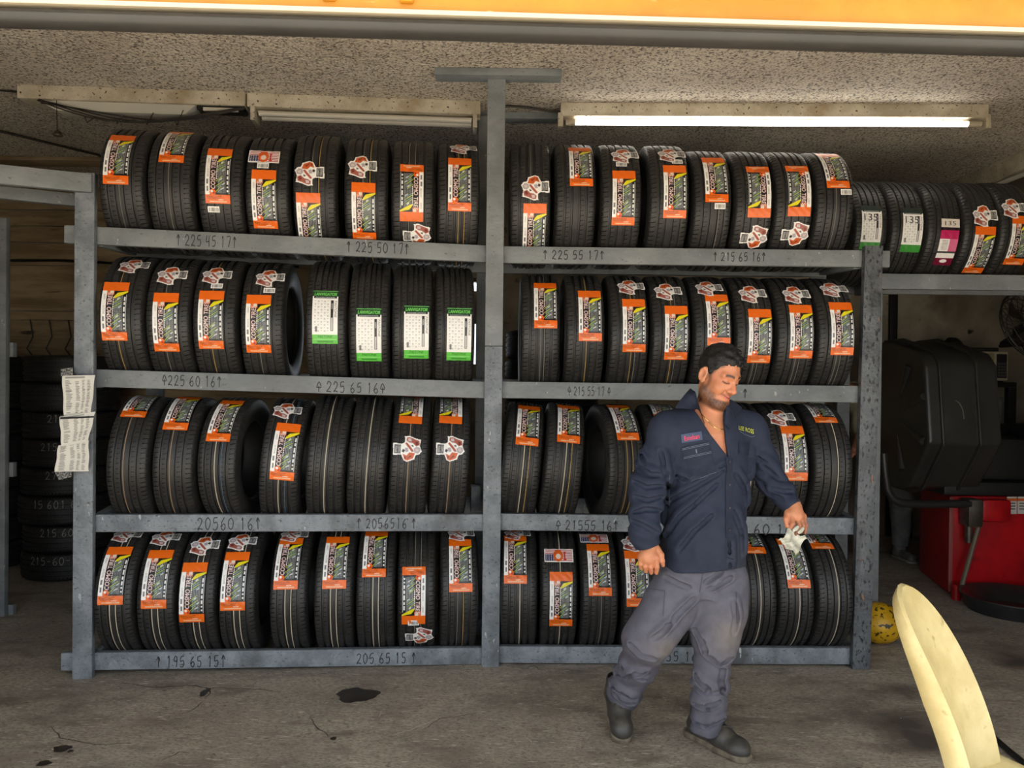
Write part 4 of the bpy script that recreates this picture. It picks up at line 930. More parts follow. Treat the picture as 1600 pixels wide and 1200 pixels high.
# hood: polygon profile extruded along x, raised ridges around it
prof = [(5.68, 1.80), (5.30, 1.70), (5.22, 1.62), (5.15, 1.09), (5.40, 0.76), (5.55, 0.72), (6.02, 0.74), (6.16, 1.1), (6.08, 1.72), (5.95, 1.80)]
hx0, hx1 = 2.80, 3.30
def extr(x0, x1, grow, cap=True):
    cy = sum(p[0] for p in prof) / len(prof); cz = sum(p[1] for p in prof) / len(prof); n = len(prof); vs = []
    for x in (x0, x1):
        for y, z in prof:
            L = math.hypot(y - cy, z - cz); vs.append((x, y + (y - cy) / L * grow, z + (z - cz) / L * grow))
    fs = [(k, (k + 1) % n, n + (k + 1) % n, n + k) for k in range(n)]
    if cap: fs += [tuple(range(n)), tuple(range(n, 2 * n))]
    return MB().add(vs, fs)
hood = bpart('wheel_hood', extr(hx0, hx1, 0.0), HOOD, 0.03, None, 4)
for x in (2.885, 3.135): bpart('hood_ridge', extr(x, x + 0.022, 0.024), HOOD, 0.008, hood)
cy, cz = 5.62, 1.25
for ang, l0, l1 in ((200, .12, .44), (160, .10, .44), (250, .14, .40), (120, .14, .42)):
    a = math.radians(ang); p0 = Vector((hx0 - .002, cy + .14 * math.cos(a) * 0 + l0 * math.cos(a), cz + l0 * math.sin(a))); p1 = Vector((hx0 - .002, cy + l1 * math.cos(a), cz + l1 * math.sin(a)))
    bpart('hood_rib', MB().tube([p0, (p0 + p1) / 2, p1], [.004, .018, .028], 10), HOOD, 0, hood)
hk = [at(1490, 628, 5.19), at(1494, 626, 5.185), at(1500, 630, 5.18), at(1505, 640, 5.175), at(1507, 655, 5.165)]
bpart('scuff_mark', MB().tube([Vector(p) + Vector((0, .004, 0)) for p in hk], .004, 6), mat('pale_scuff', srgb(96, 94, 88), 0.6), 0, hood)
tube = [at(1380, 708, 5.25), at(1382, 735, 5.25), at(1386, 765, 5.25), at(1394, 779, 5.25), at(1408, 786, 5.25), at(1440, 788, 5.27), at(1515, 787, 5.30)]
bpart('hood_arm', MB().tube(tube, .028, 12), mat('dark_steel_tube', srgb(52, 50, 48), 0.4, 0.3))
cl = at(1520, 800, 5.32); bpart('arm_clamp', MB().box(cl.x - .05, cl.x + .05, 5.28, 5.40, cl.z - .10, cl.z + .09), STEEL, 0.012)
p = at(1515, 830, 5.33); bpart('hinge_pin', MB().tube([(p.x, 5.34, p.z + .05), (p.x, 5.34, p.z - .08)], .024, 12), STEEL)
p, q = at(1532, 780, 5.36), at(1577, 815, 5.36); bpart('hinge_arm', MB().box(p.x, q.x, 5.33, 5.41, q.z, p.z), REDP, 0.025)
p, q = at(1531, 815, 5.33), at(1502, 918, 5.30); bpart('gas_strut', MB().tube([p, q], .016, 10), mat('tan_rod', srgb(110, 98, 78), 0.5))
p = at(1494, 925, 5.30); bpart('foot_peg', MB().tube([(p.x, 5.30, 0.0), (p.x, 5.30, .10)], .03, 12), REDP)
bpart('balancer_shaft', MB().tube([(2.9, 5.62, .98), (3.5, 5.62, .98)], .03, 12), STEEL); bpart('shaft_housing', MB().box(3.32, 4.1, 5.5, 5.9, .80, 1.10), BLK, 0.03)
bpart('display_head', MB().box(3.75, 4.35, 5.60, 5.78, 1.10, 1.20), BLK, 0.02)
# black drain pan on the floor
pp = CAM + ray(1612, 968) * (-CAM.z / ray(1612, 968).z)
pan = tag(MB().lathe([(.0, .012), (.20, .012), (.29, .10), (.315, .105), (.315, .095), (.30, .09), (.27, .0), (.0, .0)], 40, None).build('drain_pan', mat('black_enamel', srgb(34, 35, 38), 0.3, col2=srgb(52, 50, 48), scale=6)), 'round black drain pan on the floor before the red machine', 'pan')
pan.location = (pp.x, pp.y + .18, 0.0)
# yellow ball behind the rack end
yb = tag(MB().lathe([(.0001, -.115)] + [(.135 * math.sin(math.pi * k / 20), -.115 * math.cos(math.pi * k / 20)) for k in range(1, 20)] + [(.0001, .115)], 36).build('metal_float', mat('flaking_yellow_paint', srgb(218, 170, 24), 0.45, col2=srgb(196, 148, 16), scale=6, bump=0.2, spots=[(srgb(50, 40, 22), 38, .57, .61)])), 'flaking yellow painted metal ball behind the right rack post', 'ball')
p = at(1371, 992, 4.40); yb.location = (p.x, 4.40, .116)
# litter by the machine: pale flakes
mb = MB(); r_ = random.Random(4)
for k in range(60):
    x, y = r_.gauss(3.05, .35), r_.gauss(5.1, .35); s = r_.uniform(.006, .02); a = r_.uniform(0, 3.1)
    if y > 5.38 and x > 3.0: y = 5.3
    c, d = math.cos(a) * s, math.sin(a) * s; z = .002
    mb.add([(x + c, y + d, z), (x - d * .4, y + c * .4, z + .002), (x - c, y - d, z), (x + d * .4, y - c * .4, z)], [(0, 1, 2, 3)])
for k in range(70):
    x, y = r_.uniform(-2.4, 2.2), r_.uniform(3.0, 4.1); s = r_.uniform(.003, .008); a = r_.uniform(0, 3.1); c, d = math.cos(a) * s, math.sin(a) * s
    mb.add([(x + c, y + d, .002), (x - d * .5, y + c * .5, .003), (x - c, y - d, .002), (x + d * .5, y - c * .5, .002)], [(0, 1, 2, 3)])
tag(mb.build('floor_litter', mat('pale_litter', srgb(196, 190, 178), 0.8)), 'tiny pale flakes scattered over the floor', 'litter', kind='stuff')
# hose on the floor
gp = lambda x, y: CAM + ray(x, y) * ((.012 - CAM.z) / ray(x, y).z)
tag(MB().tube([gp(1490, 1095), gp(1520, 1122), gp(1550, 1150), gp(1580, 1176), gp(1620, 1208), gp(1680, 1240)], .012, 10).build('air_hose', BLK), 'black hose lying on the floor behind the cream chair', 'hose')
# black shelf with a microwave against the back wall
DM = 6.95
sh = empty('shelf_unit', (4.2, DM, 0), 0, 'tall black shelf stand under the microwave at right', 'shelf'); SI = Matrix.Translation(-sh.location)
def spart(name, x0, x1, y0, y1, z0, z1, m=BLK, bevel=0.006):
    o = MB().box(x0, x1, y0, y1, z0, z1).build(name, m, sh, bevel); o.matrix_parent_inverse = SI; return o
zt = at(1560, 597, 6.7).z; xr = at(1588, 650, 6.7).x
spart('shelf_top', 3.75, xr, 6.7, 7.35, zt - .045, zt)
for x in (3.75, xr - .07):
    for y in (6.7, 7.29): spart('leg', x, x + .07, y, y + .06, 0, zt - .046)
spart('shelf_board', 3.83, xr - .075, 6.71, 7.34, .9, .94)
bx = empty('storage_box', (4.2, 7.0, .941), 0, 'pale grey box inside the black shelf stand', 'box')
o = MB().box(-.20, .14, -.2, .2, 0, .42).build('carton', mat('grey_carton', srgb(130, 130, 126), 0.7), bx, 0.01); MB().box(-.21, .15, -.21, .21, .40, .43).build('lid', mat('grey_lid', srgb(112, 112, 110), 0.7), bx, 0.006)
mw = empty('microwave', (0, 0, 0), 0, 'off-white microwave oven on the black shelf stand', 'microwave')
p, q = at(1486, 548, 6.78), at(1575, 591, 6.78); mw.location = ((p.x + q.x) / 2, 6.78, zt)
w_ = q.x - p.x; hgt = at(1530, 549, 6.78).z - zt - .012
MB().box(-w_ / 2, w_ / 2, 0, .38, .012, .012 + hgt).build('body', mat('aged_white_enamel', srgb(196, 188, 160), 0.45, col2=srgb(170, 160, 130), scale=6), mw, 0.012)
MB().box(-w_ / 2 + .01, w_ / 2 - .13, -.012, .0, .03, hgt).build('door', mat('yellowed_glass_door', srgb(150, 140, 110), 0.3, spots=[(srgb(80, 66, 44), 9, .58, .68)]), mw, 0.006)
pn = MB().box(w_ / 2 - .105, w_ / 2 - .015, -.008, .0, .035, hgt - .01).build('control_panel', BLK, mw, 0.004)
for k in range(5):
    for j in range(3): MB().box(w_ / 2 - .095 + .026 * j, w_ / 2 - .075 + .026 * j, -.0105, -.0078, .05 + .026 * k, .066 + .026 * k).build('key', mat('grey_key', srgb(70, 72, 70), 0.5), pn)
for x in (-w_ / 2 + .04, w_ / 2 - .04):
    for y in (.04, .34): MB().box(x - .015, x + .015, y - .015, y + .015, 0, .012).build('foot', BLK, mw)
ztop = zt + .012 + hgt
g = empty('power_tool', (at(1490, 545, 6.9).x, 6.92, ztop), 0.3, 'small black tool lying on top of the microwave', 'tool')
MB().tube([(-.07, 0, .07), (-.03, 0, .085), (.02, 0, .08), (.06, 0, .06), (.09, 0, .03)], [.03, .045, .05, .045, .03], 12).build('tool_body', BLK, g); MB().tube([(-.02, 0, .08), (-.02, 0, .0)], .025, 10).build('handle', BLK, g); MB().tube([(-.07, 0, .07), (-.13, 0, .06)], .012, 8).build('nozzle', STEEL, g); MB().box(.02, .10, -.04, .04, 0, .03).build('battery', BLK, g, 0.008)
q = at(1533, 545, 6.95); c = MB().box(-.115, .115, -.09, .09, 0, .038).build('flat_case', mat('dark_case', srgb(30, 26, 22), 0.5), None, 0.006); c.location = (q.x, 6.97, ztop + .0005); tag(c, 'flat dark case on top of the microwave', 'case')
MB().box(-.115, .115, -.092, -.09, .016, .020).build('seam', STEEL, c)
# wall fan seen edge-on at the right edge
fan = empty('wall_fan', (0, 0, 0), 0, 'dark round wall fan at the upper right edge', 'fan'); fc = at(1612, 510, 6.2); fan.location = fc
fr_ = Matrix.Rotation(math.radians(38), 4, 'Y') @ Matrix.Rotation(math.radians(62), 4, 'X')
FM = mat('dark_fan_cage', srgb(48, 42, 38), 0.5, 0.2)
for rr, zz in ((.30, .0), (.27, .045), (.18, .065), (.27, -.045), (.18, -.065)):
    MB().tube([fr_ @ Vector((rr * math.cos(a), rr * math.sin(a), zz)) for a in [2 * math.pi * k / 36 for k in range(37)]], .008 if zz == 0 else .004, 8, False).build('cage_ring', FM, fan)
for k in range(28):
    a = 2 * math.pi * k / 28; c, s = math.cos(a), math.sin(a)
    MB().tube([fr_ @ Vector((r * c, r * s, z)) for r, z in ((.03, .07), (.18, .065), (.27, .045), (.30, 0), (.27, -.045), (.18, -.065), (.03, -.07))], .003, 5).build('cage_wire', FM, fan)
for k in range(4):
    a = math.pi / 2 * k; vs = [fr_ @ Vector((r * math.cos(a + t), r * math.sin(a + t), z)) for r in (.04, .25) for t, z in ((-.4, -.02), (.4, .02))]
    MB().add([v + fr_ @ Vector((0, 0, e)) for e in (0, .003) for v in vs], [(0, 1, 3, 2), (4, 6, 7, 5), (0, 4, 5, 1), (2, 3, 7, 6), (0, 2, 6, 4), (1, 5, 7, 3)]).build('fan_blade', mat('fan_blade_grey', srgb(60, 54, 48), 0.4), fan)
MB().tube([fr_ @ Vector((0, 0, -.13)), fr_ @ Vector((0, 0, .03))], .055, 14).build('motor', BLK, fan); MB().tube([fr_ @ Vector((0, 0, -.1)), fr_ @ Vector((0.02, 0, -.3)), Vector((.5, .35, -.1)), Vector((.55, 1.26, -.1))], .018, 8).build('wall_bracket', BLK, fan)
# dark tool bench with orange cloth, behind the machine
tb = empty('tool_bench', (4.75, 6.35, 0), 0, 'dark tool bench behind the red machine at the right edge', 'bench'); TI = Matrix.Translation(-tb.location)
def tpart(name, *b, m=BLK):
    o = MB().box(*b).build(name, m, tb, 0.008); o.matrix_parent_inverse = TI; return o
tz = at(1580, 747, 6.2).z
tpart('bench_top', 3.72, 5.4, 6.15, 6.62, tz - .05, tz)
for x in (3.76, 5.3):
    for y in (6.17, 6.56): tpart('leg', x, x + .05, y, y + .05, 0, tz - .051)
tpart('back_shelf', 4.05, 5.4, 6.42, 6.62, 1.02, 1.15); tpart('shelf_upright', 4.07, 4.12, 6.44, 6.60, tz + .001, 1.019); tpart('shelf_upright', 5.2, 5.25, 6.44, 6.60, tz + .001, 1.019)
n = 16; vs = []; q = at(1565, 744, 6.28)
for j in range(n + 1):
    for i in range(n + 1):
        u, v = i / n - .5, j / n - .5; vs.append((q.x + u * .17, 6.28 + v * .12, tz + .003 + .045 * math.exp(-((u / .22) ** 2 + (v / .3) ** 2)) * (1 + .5 * math.sin(17 * u + 9 * v)) + .004 * math.sin(31 * u) * math.sin(27 * v) + .004))
oc = MB().add(vs, [(j * (n + 1) + i, j * (n + 1) + i + 1, (j + 1) * (n + 1) + i + 1, (j + 1) * (n + 1) + i) for j in range(n) for i in range(n)], True).build('cloth', mat('orange_red_cloth', srgb(214, 70, 40), 0.8)); tag(oc, 'crumpled orange-red cloth on the tool bench', 'cloth')
md = oc.modifiers.new('thick', 'SOLIDIFY'); md.thickness = .003
cn = empty('spray_can', (at(1596, 738, 6.3).x, 6.30, tz + .0005), 0, 'pale grey can on the tool bench at right edge', 'can')
MB().lathe([(0, 0), (.045, 0), (.045, .16), (.03, .18), (.0, .18)], 20).build('can_body', mat('grey_can', srgb(150, 146, 138), 0.4, 0.3), cn); MB().lathe([(0, .18), (.026, .18), (.026, .215), (0, .22)], 16).build('cap', BLK, cn)

# ================================================================== cream moulded chair near the door
CREAM = mat('aged_cream_plastic', srgb(214, 198, 146), 0.42, col2=srgb(196, 178, 124), scale=5, bump=0.1, bscale=40, spots=[(srgb(150, 130, 86), 26, .66, .78), (srgb(160, 140, 92), 5, .64, .76)])
ch = empty('moulded_chair', (1.245, 2.03, 0), math.radians(-43), 'cream moulded plastic shell chair at the lower right corner', 'chair')
# local frame: x = facing direction, y = to the chair's left, z up
def shell():
    nu, nv = 28, 40; vs = []
    for j in range(nv + 1):
        v = j / nv
        for i in range(nu + 1):
            u = 2 * i / nu - 1
            w_ = .138; 
            if v > .45: w_ = .138 * math.sqrt(max(0.0, 1 - ((v - .45) / .552) ** 3.2))
            x = -.02 - .165 * v ** 1.4 + .05 * (abs(u) ** 2.2) * (1 - v ** 2.5)
            z = .44 + .485 * v
            vs.append((x, u * w_, z))
    return vs, nu, nv
vs, nu, nv = shell(); n0 = len(vs)
fl = []          # flange: rim turned backwards
rim = [j * (nu + 1) for j in range(nv + 1)] + [nv * (nu + 1) + i for i in range(1, nu)] + [(j + 1) * (nu + 1) - 1 for j in range(nv, -1, -1)]
fs = [(j * (nu + 1) + i, j * (nu + 1) + i + 1, (j + 1) * (nu + 1) + i + 1, (j + 1) * (nu + 1) + i) for j in range(nv) for i in range(nu)]
for k, r in enumerate(rim):
    x, y, z = vs[r]; q_ = max(0.0, min(1.0, (.93 - z) / .26)) ** .6 ; fl += [(x - .012, y * 1.02, z + .004), (x - .014 - .044 * q_, y * 1.035, z - .010)]
vs2 = vs + fl
for k in range(len(rim) - 1):
    a, b = n0 + 2 * k, n0 + 2 * k + 2; fs += [(rim[k], rim[k + 1], b, a), (a, b, b + 1, a + 1)]
bk = MB().add(vs2, fs, True).build('back_shell', CREAM, ch, sharp=28); md = bk.modifiers.new('thick', 'SOLIDIFY'); md.thickness = .006
vs = []; nu, nv = 20, 16
for j in range(nv + 1):
    for i in range(nu + 1):
        u = 2 * i / nu - 1; v = j / nv; vs.append((-.02 + .42 * v, u * .158 * (1 - .10 * v ** 3), .44 - .03 * math.sin(math.pi * v) + .035 * abs(u) ** 2.5 - .02 * v ** 4))
st = MB().add(vs, [(j * (nu + 1) + i, j * (nu + 1) + i + 1, (j + 1) * (nu + 1) + i + 1, (j + 1) * (nu + 1) + i) for j in range(nv) for i in range(nu)], True).build('seat_shell', CREAM, ch); md = st.modifiers.new('thick', 'SOLIDIFY'); md.thickness = .008
for sx in (0, 1):
    for sy in (-1, 1): MB().tube([(.06 + .24 * sx, sy * .14, .395), (.04 + .32 * sx, sy * .20, .0)], .011, 10).build('leg', STEEL, ch)

# ================================================================== soft shapes: signed distance fields turned into meshes
class Field:
    """a signed distance grid; shapes are blended into it and the zero level is meshed (surface nets)"""
    def __init__(s, lo, hi, h):
        s.lo = np.array(lo, np.float32); s.h = h
        s.n = np.ceil((np.array(hi) - s.lo) / h).astype(int) + 1
        s.F = np.full(s.n, 0.5, np.float32)
    def sub(s, lo, hi, mar):
        a = np.clip(np.floor((np.array(lo) - mar - s.lo) / s.h).astype(int), 0, s.n - 1); b = np.clip(np.ceil((np.array(hi) + mar - s.lo) / s.h).astype(int) + 1, 1, s.n)
        sl = tuple(slice(i, j) for i, j in zip(a, b))
        if any(j <= i for i, j in zip(a, b)): return None, None
        ax = [s.lo[k] + s.h * np.arange(a[k], b[k], dtype=np.float32) for k in range(3)]
        return sl, (ax[0][:, None, None], ax[1][None, :, None], ax[2][None, None, :])
    @staticmethod
    def smin(a, b, k):
        if k <= 0: return np.minimum(a, b)
        hh = np.maximum(k - np.abs(a - b), 0) / k
        return np.minimum(a, b) - hh * hh * (k * 0.25)
    def put(s, sl, d, k, op):
        if op == '+': s.F[sl] = s.smin(s.F[sl], d, k)
        elif op == '-': s.F[sl] = -s.smin(-s.F[sl], d, k)
        elif op == '&': s.F[sl] = -s.smin(-s.F[sl], -d, k)
    def cone(s, a, b, ra, rb, k=0.02, op='+', T=None):
        a = np.array(a, np.float64); b = np.array(b, np.float64)
        A, B = (a, b) if T is None else (T.fwd(a), T.fwd(b))
        if T is not None: ra *= T.k; rb *= T.k; k *= T.k
        r = max(ra, rb)
        sl, (X, Y, Z) = s.sub(np.minimum(A, B) - r, np.maximum(A, B) + r, k + 0.02)
        if sl is None: return s
        ba = B - A; L2 = float(ba @ ba) + 1e-12
        px, py, pz = X - A[0], Y - A[1], Z - A[2]
        t = np.clip((px * ba[0] + py * ba[1] + pz * ba[2]) / L2, 0, 1)
        d = np.sqrt((px - t * ba[0]) ** 2 + (py - t * ba[1]) ** 2 + (pz - t * ba[2]) ** 2) - (ra + (rb - ra) * t)
        s.put(sl, d.astype(np.float32), k, op); return s
    def chain(s, pts, rs, k=0.02, T=None):
        for i in range(len(pts) - 1): s.cone(pts[i], pts[i + 1], rs[i], rs[i + 1], k, '+', T)
        return s
    def ell(s, c, r, k=0.02, op='+', T=None, R=None):
        """ellipsoid, axes in frame T (or rotation matrix R)"""
        c = np.array(c, np.float64); C = c if T is None else T.fwd(c)
        if T is not None: r = tuple(q * T.k for q in r); k *= T.k
        rm = max(r)
        sl, (X, Y, Z) = s.sub(C - rm, C + rm, k + 0.02)
        if sl is None: return s
        M = np.eye(3) if T is None else T.R
        if R is not None: M = M @ R
        p = [X - C[0], Y - C[1], Z - C[2]]
        q = [(p[0] * M[0, j] + p[1] * M[1, j] + p[2] * M[2, j]) / r[j] for j in range(3)]
        k0 = np.sqrt(q[0] ** 2 + q[1] ** 2 + q[2] ** 2); k1 = np.sqrt(sum((q[j] / r[j]) ** 2 for j in range(3))) + 1e-9
        d = k0 * (k0 - 1) / k1
        s.put(sl, d.astype(np.float32), k, op); return s
    def loft(s, rows, ang, k=0.02, op='+', grow=0.0):
        """stack of ellipses: rows of (z, cx, cy, a, b); ang turns the ellipse axes"""
        rows = sorted(rows); z = np.array([r[0] for r in rows]); am = max(r[3] for r in rows) + 0.05
        lo = np.array([min(r[1] for r in rows) - am, min(r[2] for r in rows) - am, z[0]]); hi = np.array([max(r[1] for r in rows) + am, max(r[2] for r in rows) + am, z[-1]])
        sl, (X, Y, Z) = s.sub(lo, hi, k + 0.02)
        zz = Z.ravel(); f = [np.interp(zz, z, [r[i] for r in rows])[None, None, :] for i in (1, 2, 3, 4)]
        ca, sa = math.cos(ang), math.sin(ang)
        u = (X - f[0]) * ca + (Y - f[1]) * sa; v = -(X - f[0]) * sa + (Y - f[1]) * ca
        a, b = f[2] + grow, f[3] + grow
        k0 = np.sqrt((u / a) ** 2 + (v / b) ** 2); k1 = np.sqrt((u / a ** 2) ** 2 + (v / b ** 2) ** 2) + 1e-9
        d = k0 * (k0 - 1) / k1
        d = np.maximum(d, np.maximum(z[0] - Z, Z - z[-1]))
        s.put(sl, d.astype(np.float32), k, op); return s
    def half(s, n, dist, k=0.0):
        """keep n.p < dist"""
        sl, (X, Y, Z) = s.sub(s.lo, s.lo + s.n * s.h, 0); n = np.array(n) / np.linalg.norm(n)
        s.put(sl, (X * n[0] + Y * n[1] + Z * n[2] - dist).astype(np.float32), k, '&'); return s
    def surf(s, px, py):
        d = np.array(ray(px, py)); o = np.array(CAM); t = np.arange(2.7, 3.7, s.h * .5) ; Q = o + d * t[:, None]
        I = np.round((Q - s.lo) / s.h).astype(int); ok = ((I >= 0) & (I < s.n)).all(1); v = np.where(ok, s.F[tuple(np.clip(I, 0, s.n - 1).T)], 1)
        k = np.argmax(v < 0)
        return Q[k] if v[k] < 0 else None
    def crease(s, pts, r=.007, deep=.005, ridge=.0035):
        """a fold: a groove along a photographed line with a soft swelling above it"""
        px = []
        for i in range(len(pts) - 1):
            for t in np.linspace(0, 1, 5)[:-1]: px.append((pts[i][0] + (pts[i + 1][0] - pts[i][0]) * t, pts[i][1] + (pts[i + 1][1] - pts[i][1]) * t))
        px.append(pts[-1]); S = [s.surf(*q) for q in px]; U = [s.surf(q[0] + 1, q[1] - 5) for q in px]; vd = np.array(ray(*px[0])); vd /= np.linalg.norm(vd); n = len(px)
        for i in range(n - 1):
            if U[i] is None or U[i + 1] is None: continue
            w = math.sin(math.pi * (i + .5) / n) ** .6; s.cone(U[i] + vd * (.016 - ridge * w), U[i + 1] + vd * (.016 - ridge * w), .016, .016, 0.02)
        for i in range(n - 1):
            if S[i] is None or S[i + 1] is None: continue
            w = math.sin(math.pi * (i + .5) / n) ** .6; s.cone(S[i] - vd * (r - deep * w), S[i + 1] - vd * (r - deep * w), r, r, 0.008, '-')
    def grid(s): return s.sub(s.lo, s.lo + s.n * s.h, 0)[1]
    def mesh(s, name, m, parent=None, tint=None, smooth_it=0):
        F = s.F; S = F < 0; n = F.shape
        c = [S[i:n[0] - 1 + i, j:n[1] - 1 + j, k:n[2] - 1 + k] for i in (0, 1) for j in (0, 1) for k in (0, 1)]
        anyc = c[0].copy(); allc = c[0].copy()
        for q in c[1:]: anyc |= q; allc &= q
        act = np.argwhere(anyc & ~allc); idx = np.full([q - 1 for q in n], -1, np.int32); idx[tuple(act.T)] = np.arange(len(act))
        acc = np.zeros((len(act), 3), np.float32); cnt = np.zeros(len(act), np.float32)
        cor = [(i, j, k) for i in (0, 1) for j in (0, 1) for k in (0, 1)]
        val = {q: F[act[:, 0] + q[0], act[:, 1] + q[1], act[:, 2] + q[2]] for q in cor}
        for q in cor:
            for ax in range(3):
                if q[ax]: continue
                p = list(q); p[ax] = 1; p = tuple(p); a, b = val[q], val[p]
                mk = (a < 0) != (b < 0); t = np.where(mk, a / np.where(mk, a - b, 1), 0)
                for dd in range(3): acc[:, dd] += np.where(mk, q[dd] + (t if dd == ax else 0), 0)
                cnt += mk
        V = s.lo + s.h * (act + acc / cnt[:, None]); faces = []
        for ax in range(3):
            o = [0, 0, 0]; sl0 = [slice(0, n[k]) for k in range(3)]; sl1 = list(sl0); sl0[ax] = slice(0, n[ax] - 1); sl1[ax] = slice(1, n[ax])
            a, b = S[tuple(sl0)], S[tuple(sl1)]; e = np.argwhere(a != b); flip = a[tuple(e.T)]
            u, v = [k for k in range(3) if k != ax]
            ok = (e[:, u] > 0) & (e[:, v] > 0) & (e[:, u] < n[u] - 1) & (e[:, v] < n[v] - 1); e = e[ok]; flip = flip[ok]
            def id_(du, dv):
                q = e.copy(); q[:, u] -= du; q[:, v] -= dv; return idx[tuple(q.T)]
            Q = np.stack([id_(1, 1), id_(0, 1), id_(0, 0), id_(1, 0)], 1)
            if ax == 1: flip = ~flip
            Q[~flip] = Q[~flip][:, ::-1]; faces.append(Q)
        Q = np.concatenate(faces); Q = Q[(Q >= 0).all(1)]
        me = bpy.data.meshes.new(name)
        me.vertices.add(len(V)); me.vertices.foreach_set('co', V.astype(np.float32).ravel())
        me.loops.add(Q.size); me.loops.foreach_set('vertex_index', Q.astype(np.int32).ravel())
        me.polygons.add(len(Q)); me.polygons.foreach_set('loop_start', np.arange(0, Q.size, 4, dtype=np.int32))
        me.polygons.foreach_set('use_smooth', np.ones(len(Q), bool)); me.update(calc_edges=True)
        if tint is not None:
            ca = me.color_attributes.new('tint', 'FLOAT_COLOR', 'POINT'); cc = np.ones((len(V), 4), np.float32); cc[:, :3] = tint(V); ca.data.foreach_set('color', cc.ravel())
        return link(name, me, m, parent)
class Frame:
    def __init__(s, o, R, k=1.0): s.o = np.array(o, np.float64); s.R = np.array(R, np.float64); s.k = k
    def fwd(s, p): return s.o + s.R @ (np.asarray(p, np.float64) * s.k)
    def inv(s, P): return (P - s.o) @ s.R / s.k
def rot(axis, deg): return np.array(Matrix.Rotation(math.radians(deg), 3, axis))
def vnoise(X, Y, Z, f, seed=0):
    """cheap smooth pseudo-noise from sines"""
    r = np.random.default_rng(seed); o = 0
    for k in range(5):
        w = r.normal(size=3); w /= np.linalg.norm(w); w *= f * (0.7 + 0.6 * r.random()); o = o + np.sin(X * w[0] + Y * w[1] + Z * w[2] + r.random() * 6.28)
    return o / 2.5
def smooth01(x, a, b):
    t = np.clip((x - a) / (b - a), 0, 1); return t * t * (3 - 2 * t)
def P(x, y, d=3.12): return np.array(at(x, y, d))
from mathutils.bvhtree import BVHTree
def bvh(o):
    me = o.data; return BVHTree.FromPolygons([v.co[:] for v in me.vertices], [p.vertices[:] for p in me.polygons])
def on(tree, x, y, lift=0.001):
    """the point of a surface on the line of sight, lifted along its normal"""
    d = ray(x, y); loc, nor, _, _ = tree.ray_cast(CAM, d)
    if loc is None: return at(x, y, 3.0), Vector((0, -1, 0))
    if nor.dot(d) > 0: nor = -nor
    return loc + nor * lift, nor

# ================================================================== the mechanic
man = empty('person', (P(1105, 1000, 3.13)[0], 3.13, 0), 0, 'man in navy work shirt and grey trousers looking down beside the rack', 'person')
MI = Matrix.Translation(-man.location)
def own(o, par=None):
    o.parent = par or man; o.matrix_parent_inverse = MI if par is None else Matrix.Identity(4); return o
YAW = math.radians(25)
# ---- head frame: x to his left, y forward, z up
TURN = 33; NOD = 22; TILT = 6
Rh = rot('Z', 180 + TURN) @ rot('X', -NOD) @ rot('Y', -TILT)
HC = P(1121, 590, 3.10)
H = Frame(HC, Rh, 0.90)
TORSO = [(1.405, 1110, .055, .055), (1.345, 1108, .105, .075), (1.285, 1108, .155, .098), (1.171, 1110, .158, .112), (1.067, 1107, .154, .118), (.963, 1104, .158, .126), (.86, 1101, .160, .128), (.74, 1100, .155, .12)]
def trows(extra=0.0, zmin=0.0): 
    out = []
    for z, px, a, b in TORSO:
        y = 593.5 + (1.5 - z) / 3.12 * 1200; p = P(px, y, 3.135); out.append((z, p[0], p[1], a + extra, b + extra))
    return [r for r in out if r[0] >= zmin]
f = Field((P(976, 800)[0], 2.86, 0.70), (P(1268, 800)[0], 3.36, 1.70), 0.003)
f.loft(trows(0, 0.80), YAW, 0.03)
f.cone(P(1048, 670, 3.08), P(1170, 670, 3.19), .034, .034, 0.05)
NB = P(1107, 655, 3.165)
f.cone(H.fwd((0, -.018, -.05)), NB + np.array([.012, -.012, 0]), .047, .060, 0.04)
f.cone(NB, P(1060, 660, 3.12), .05, .04, 0.05); f.cone(NB, P(1160, 658, 3.19), .05, .04, 0.05)
# arms inside the sleeves
f.chain([P(1038, 684, 3.08), P(1012, 765, 3.06), P(1012, 846, 3.03), P(1015, 858, 3.02)], [.036, .040, .032, .030], 0.03)
f.chain([P(1178, 684, 3.19), P(1204, 752, 3.20), P(1236, 788, 3.12), P(1241, 796, 3.10)], [.036, .038, .030, .028], 0.03)
# head
hd = Field
f.ell((0, -.012, .052), (.076, .096, .088), 0.02, '+', H)
f.ell((0, .022, -.012), (.063, .074, .092), 0.03, '+', H)
f.cone((-.045, .005, -.066), (-.018, .062, -.098), .030, .026, 0.03, '+', H); f.cone((.045, .005, -.066), (.018, .062, -.098), .030, .026, 0.03, '+', H)
f.cone((-.014, .066, -.100), (.014, .066, -.100), .024, .024, 0.025, '+', H)
for sx in (-1, 1):
    f.ell((sx * .041, .056, -.026), (.027, .028, .026), 0.02, '+', H)
    f.cone((sx * .012, .084, .034), (sx * .046, .070, .034), .012, .010, 0.02, '+', H)
f.cone((0, .088, .018), (0, .111, -.022), .0085, .0125, 0.012, '+', H); f.ell((0, .110, -.022), (.0145, .012, .012), 0.008, '+', H)
for sx in (-1, 1):
    f.ell((sx * .0145, .097, -.026), (.0105, .012, .0095), 0.006, '+', H)
    f.ell((sx * .032, .099, .012), (.020, .017, .011), 0.014, '-', H)
    f.ell((sx * .032, .0745, .011), (.0165, .0135, .0135), 0.005, '+', H)
    f.cone((sx * .008, .101, -.0335), (sx * .008, .098, -.030), .0042, .003, 0.003, '-', H)
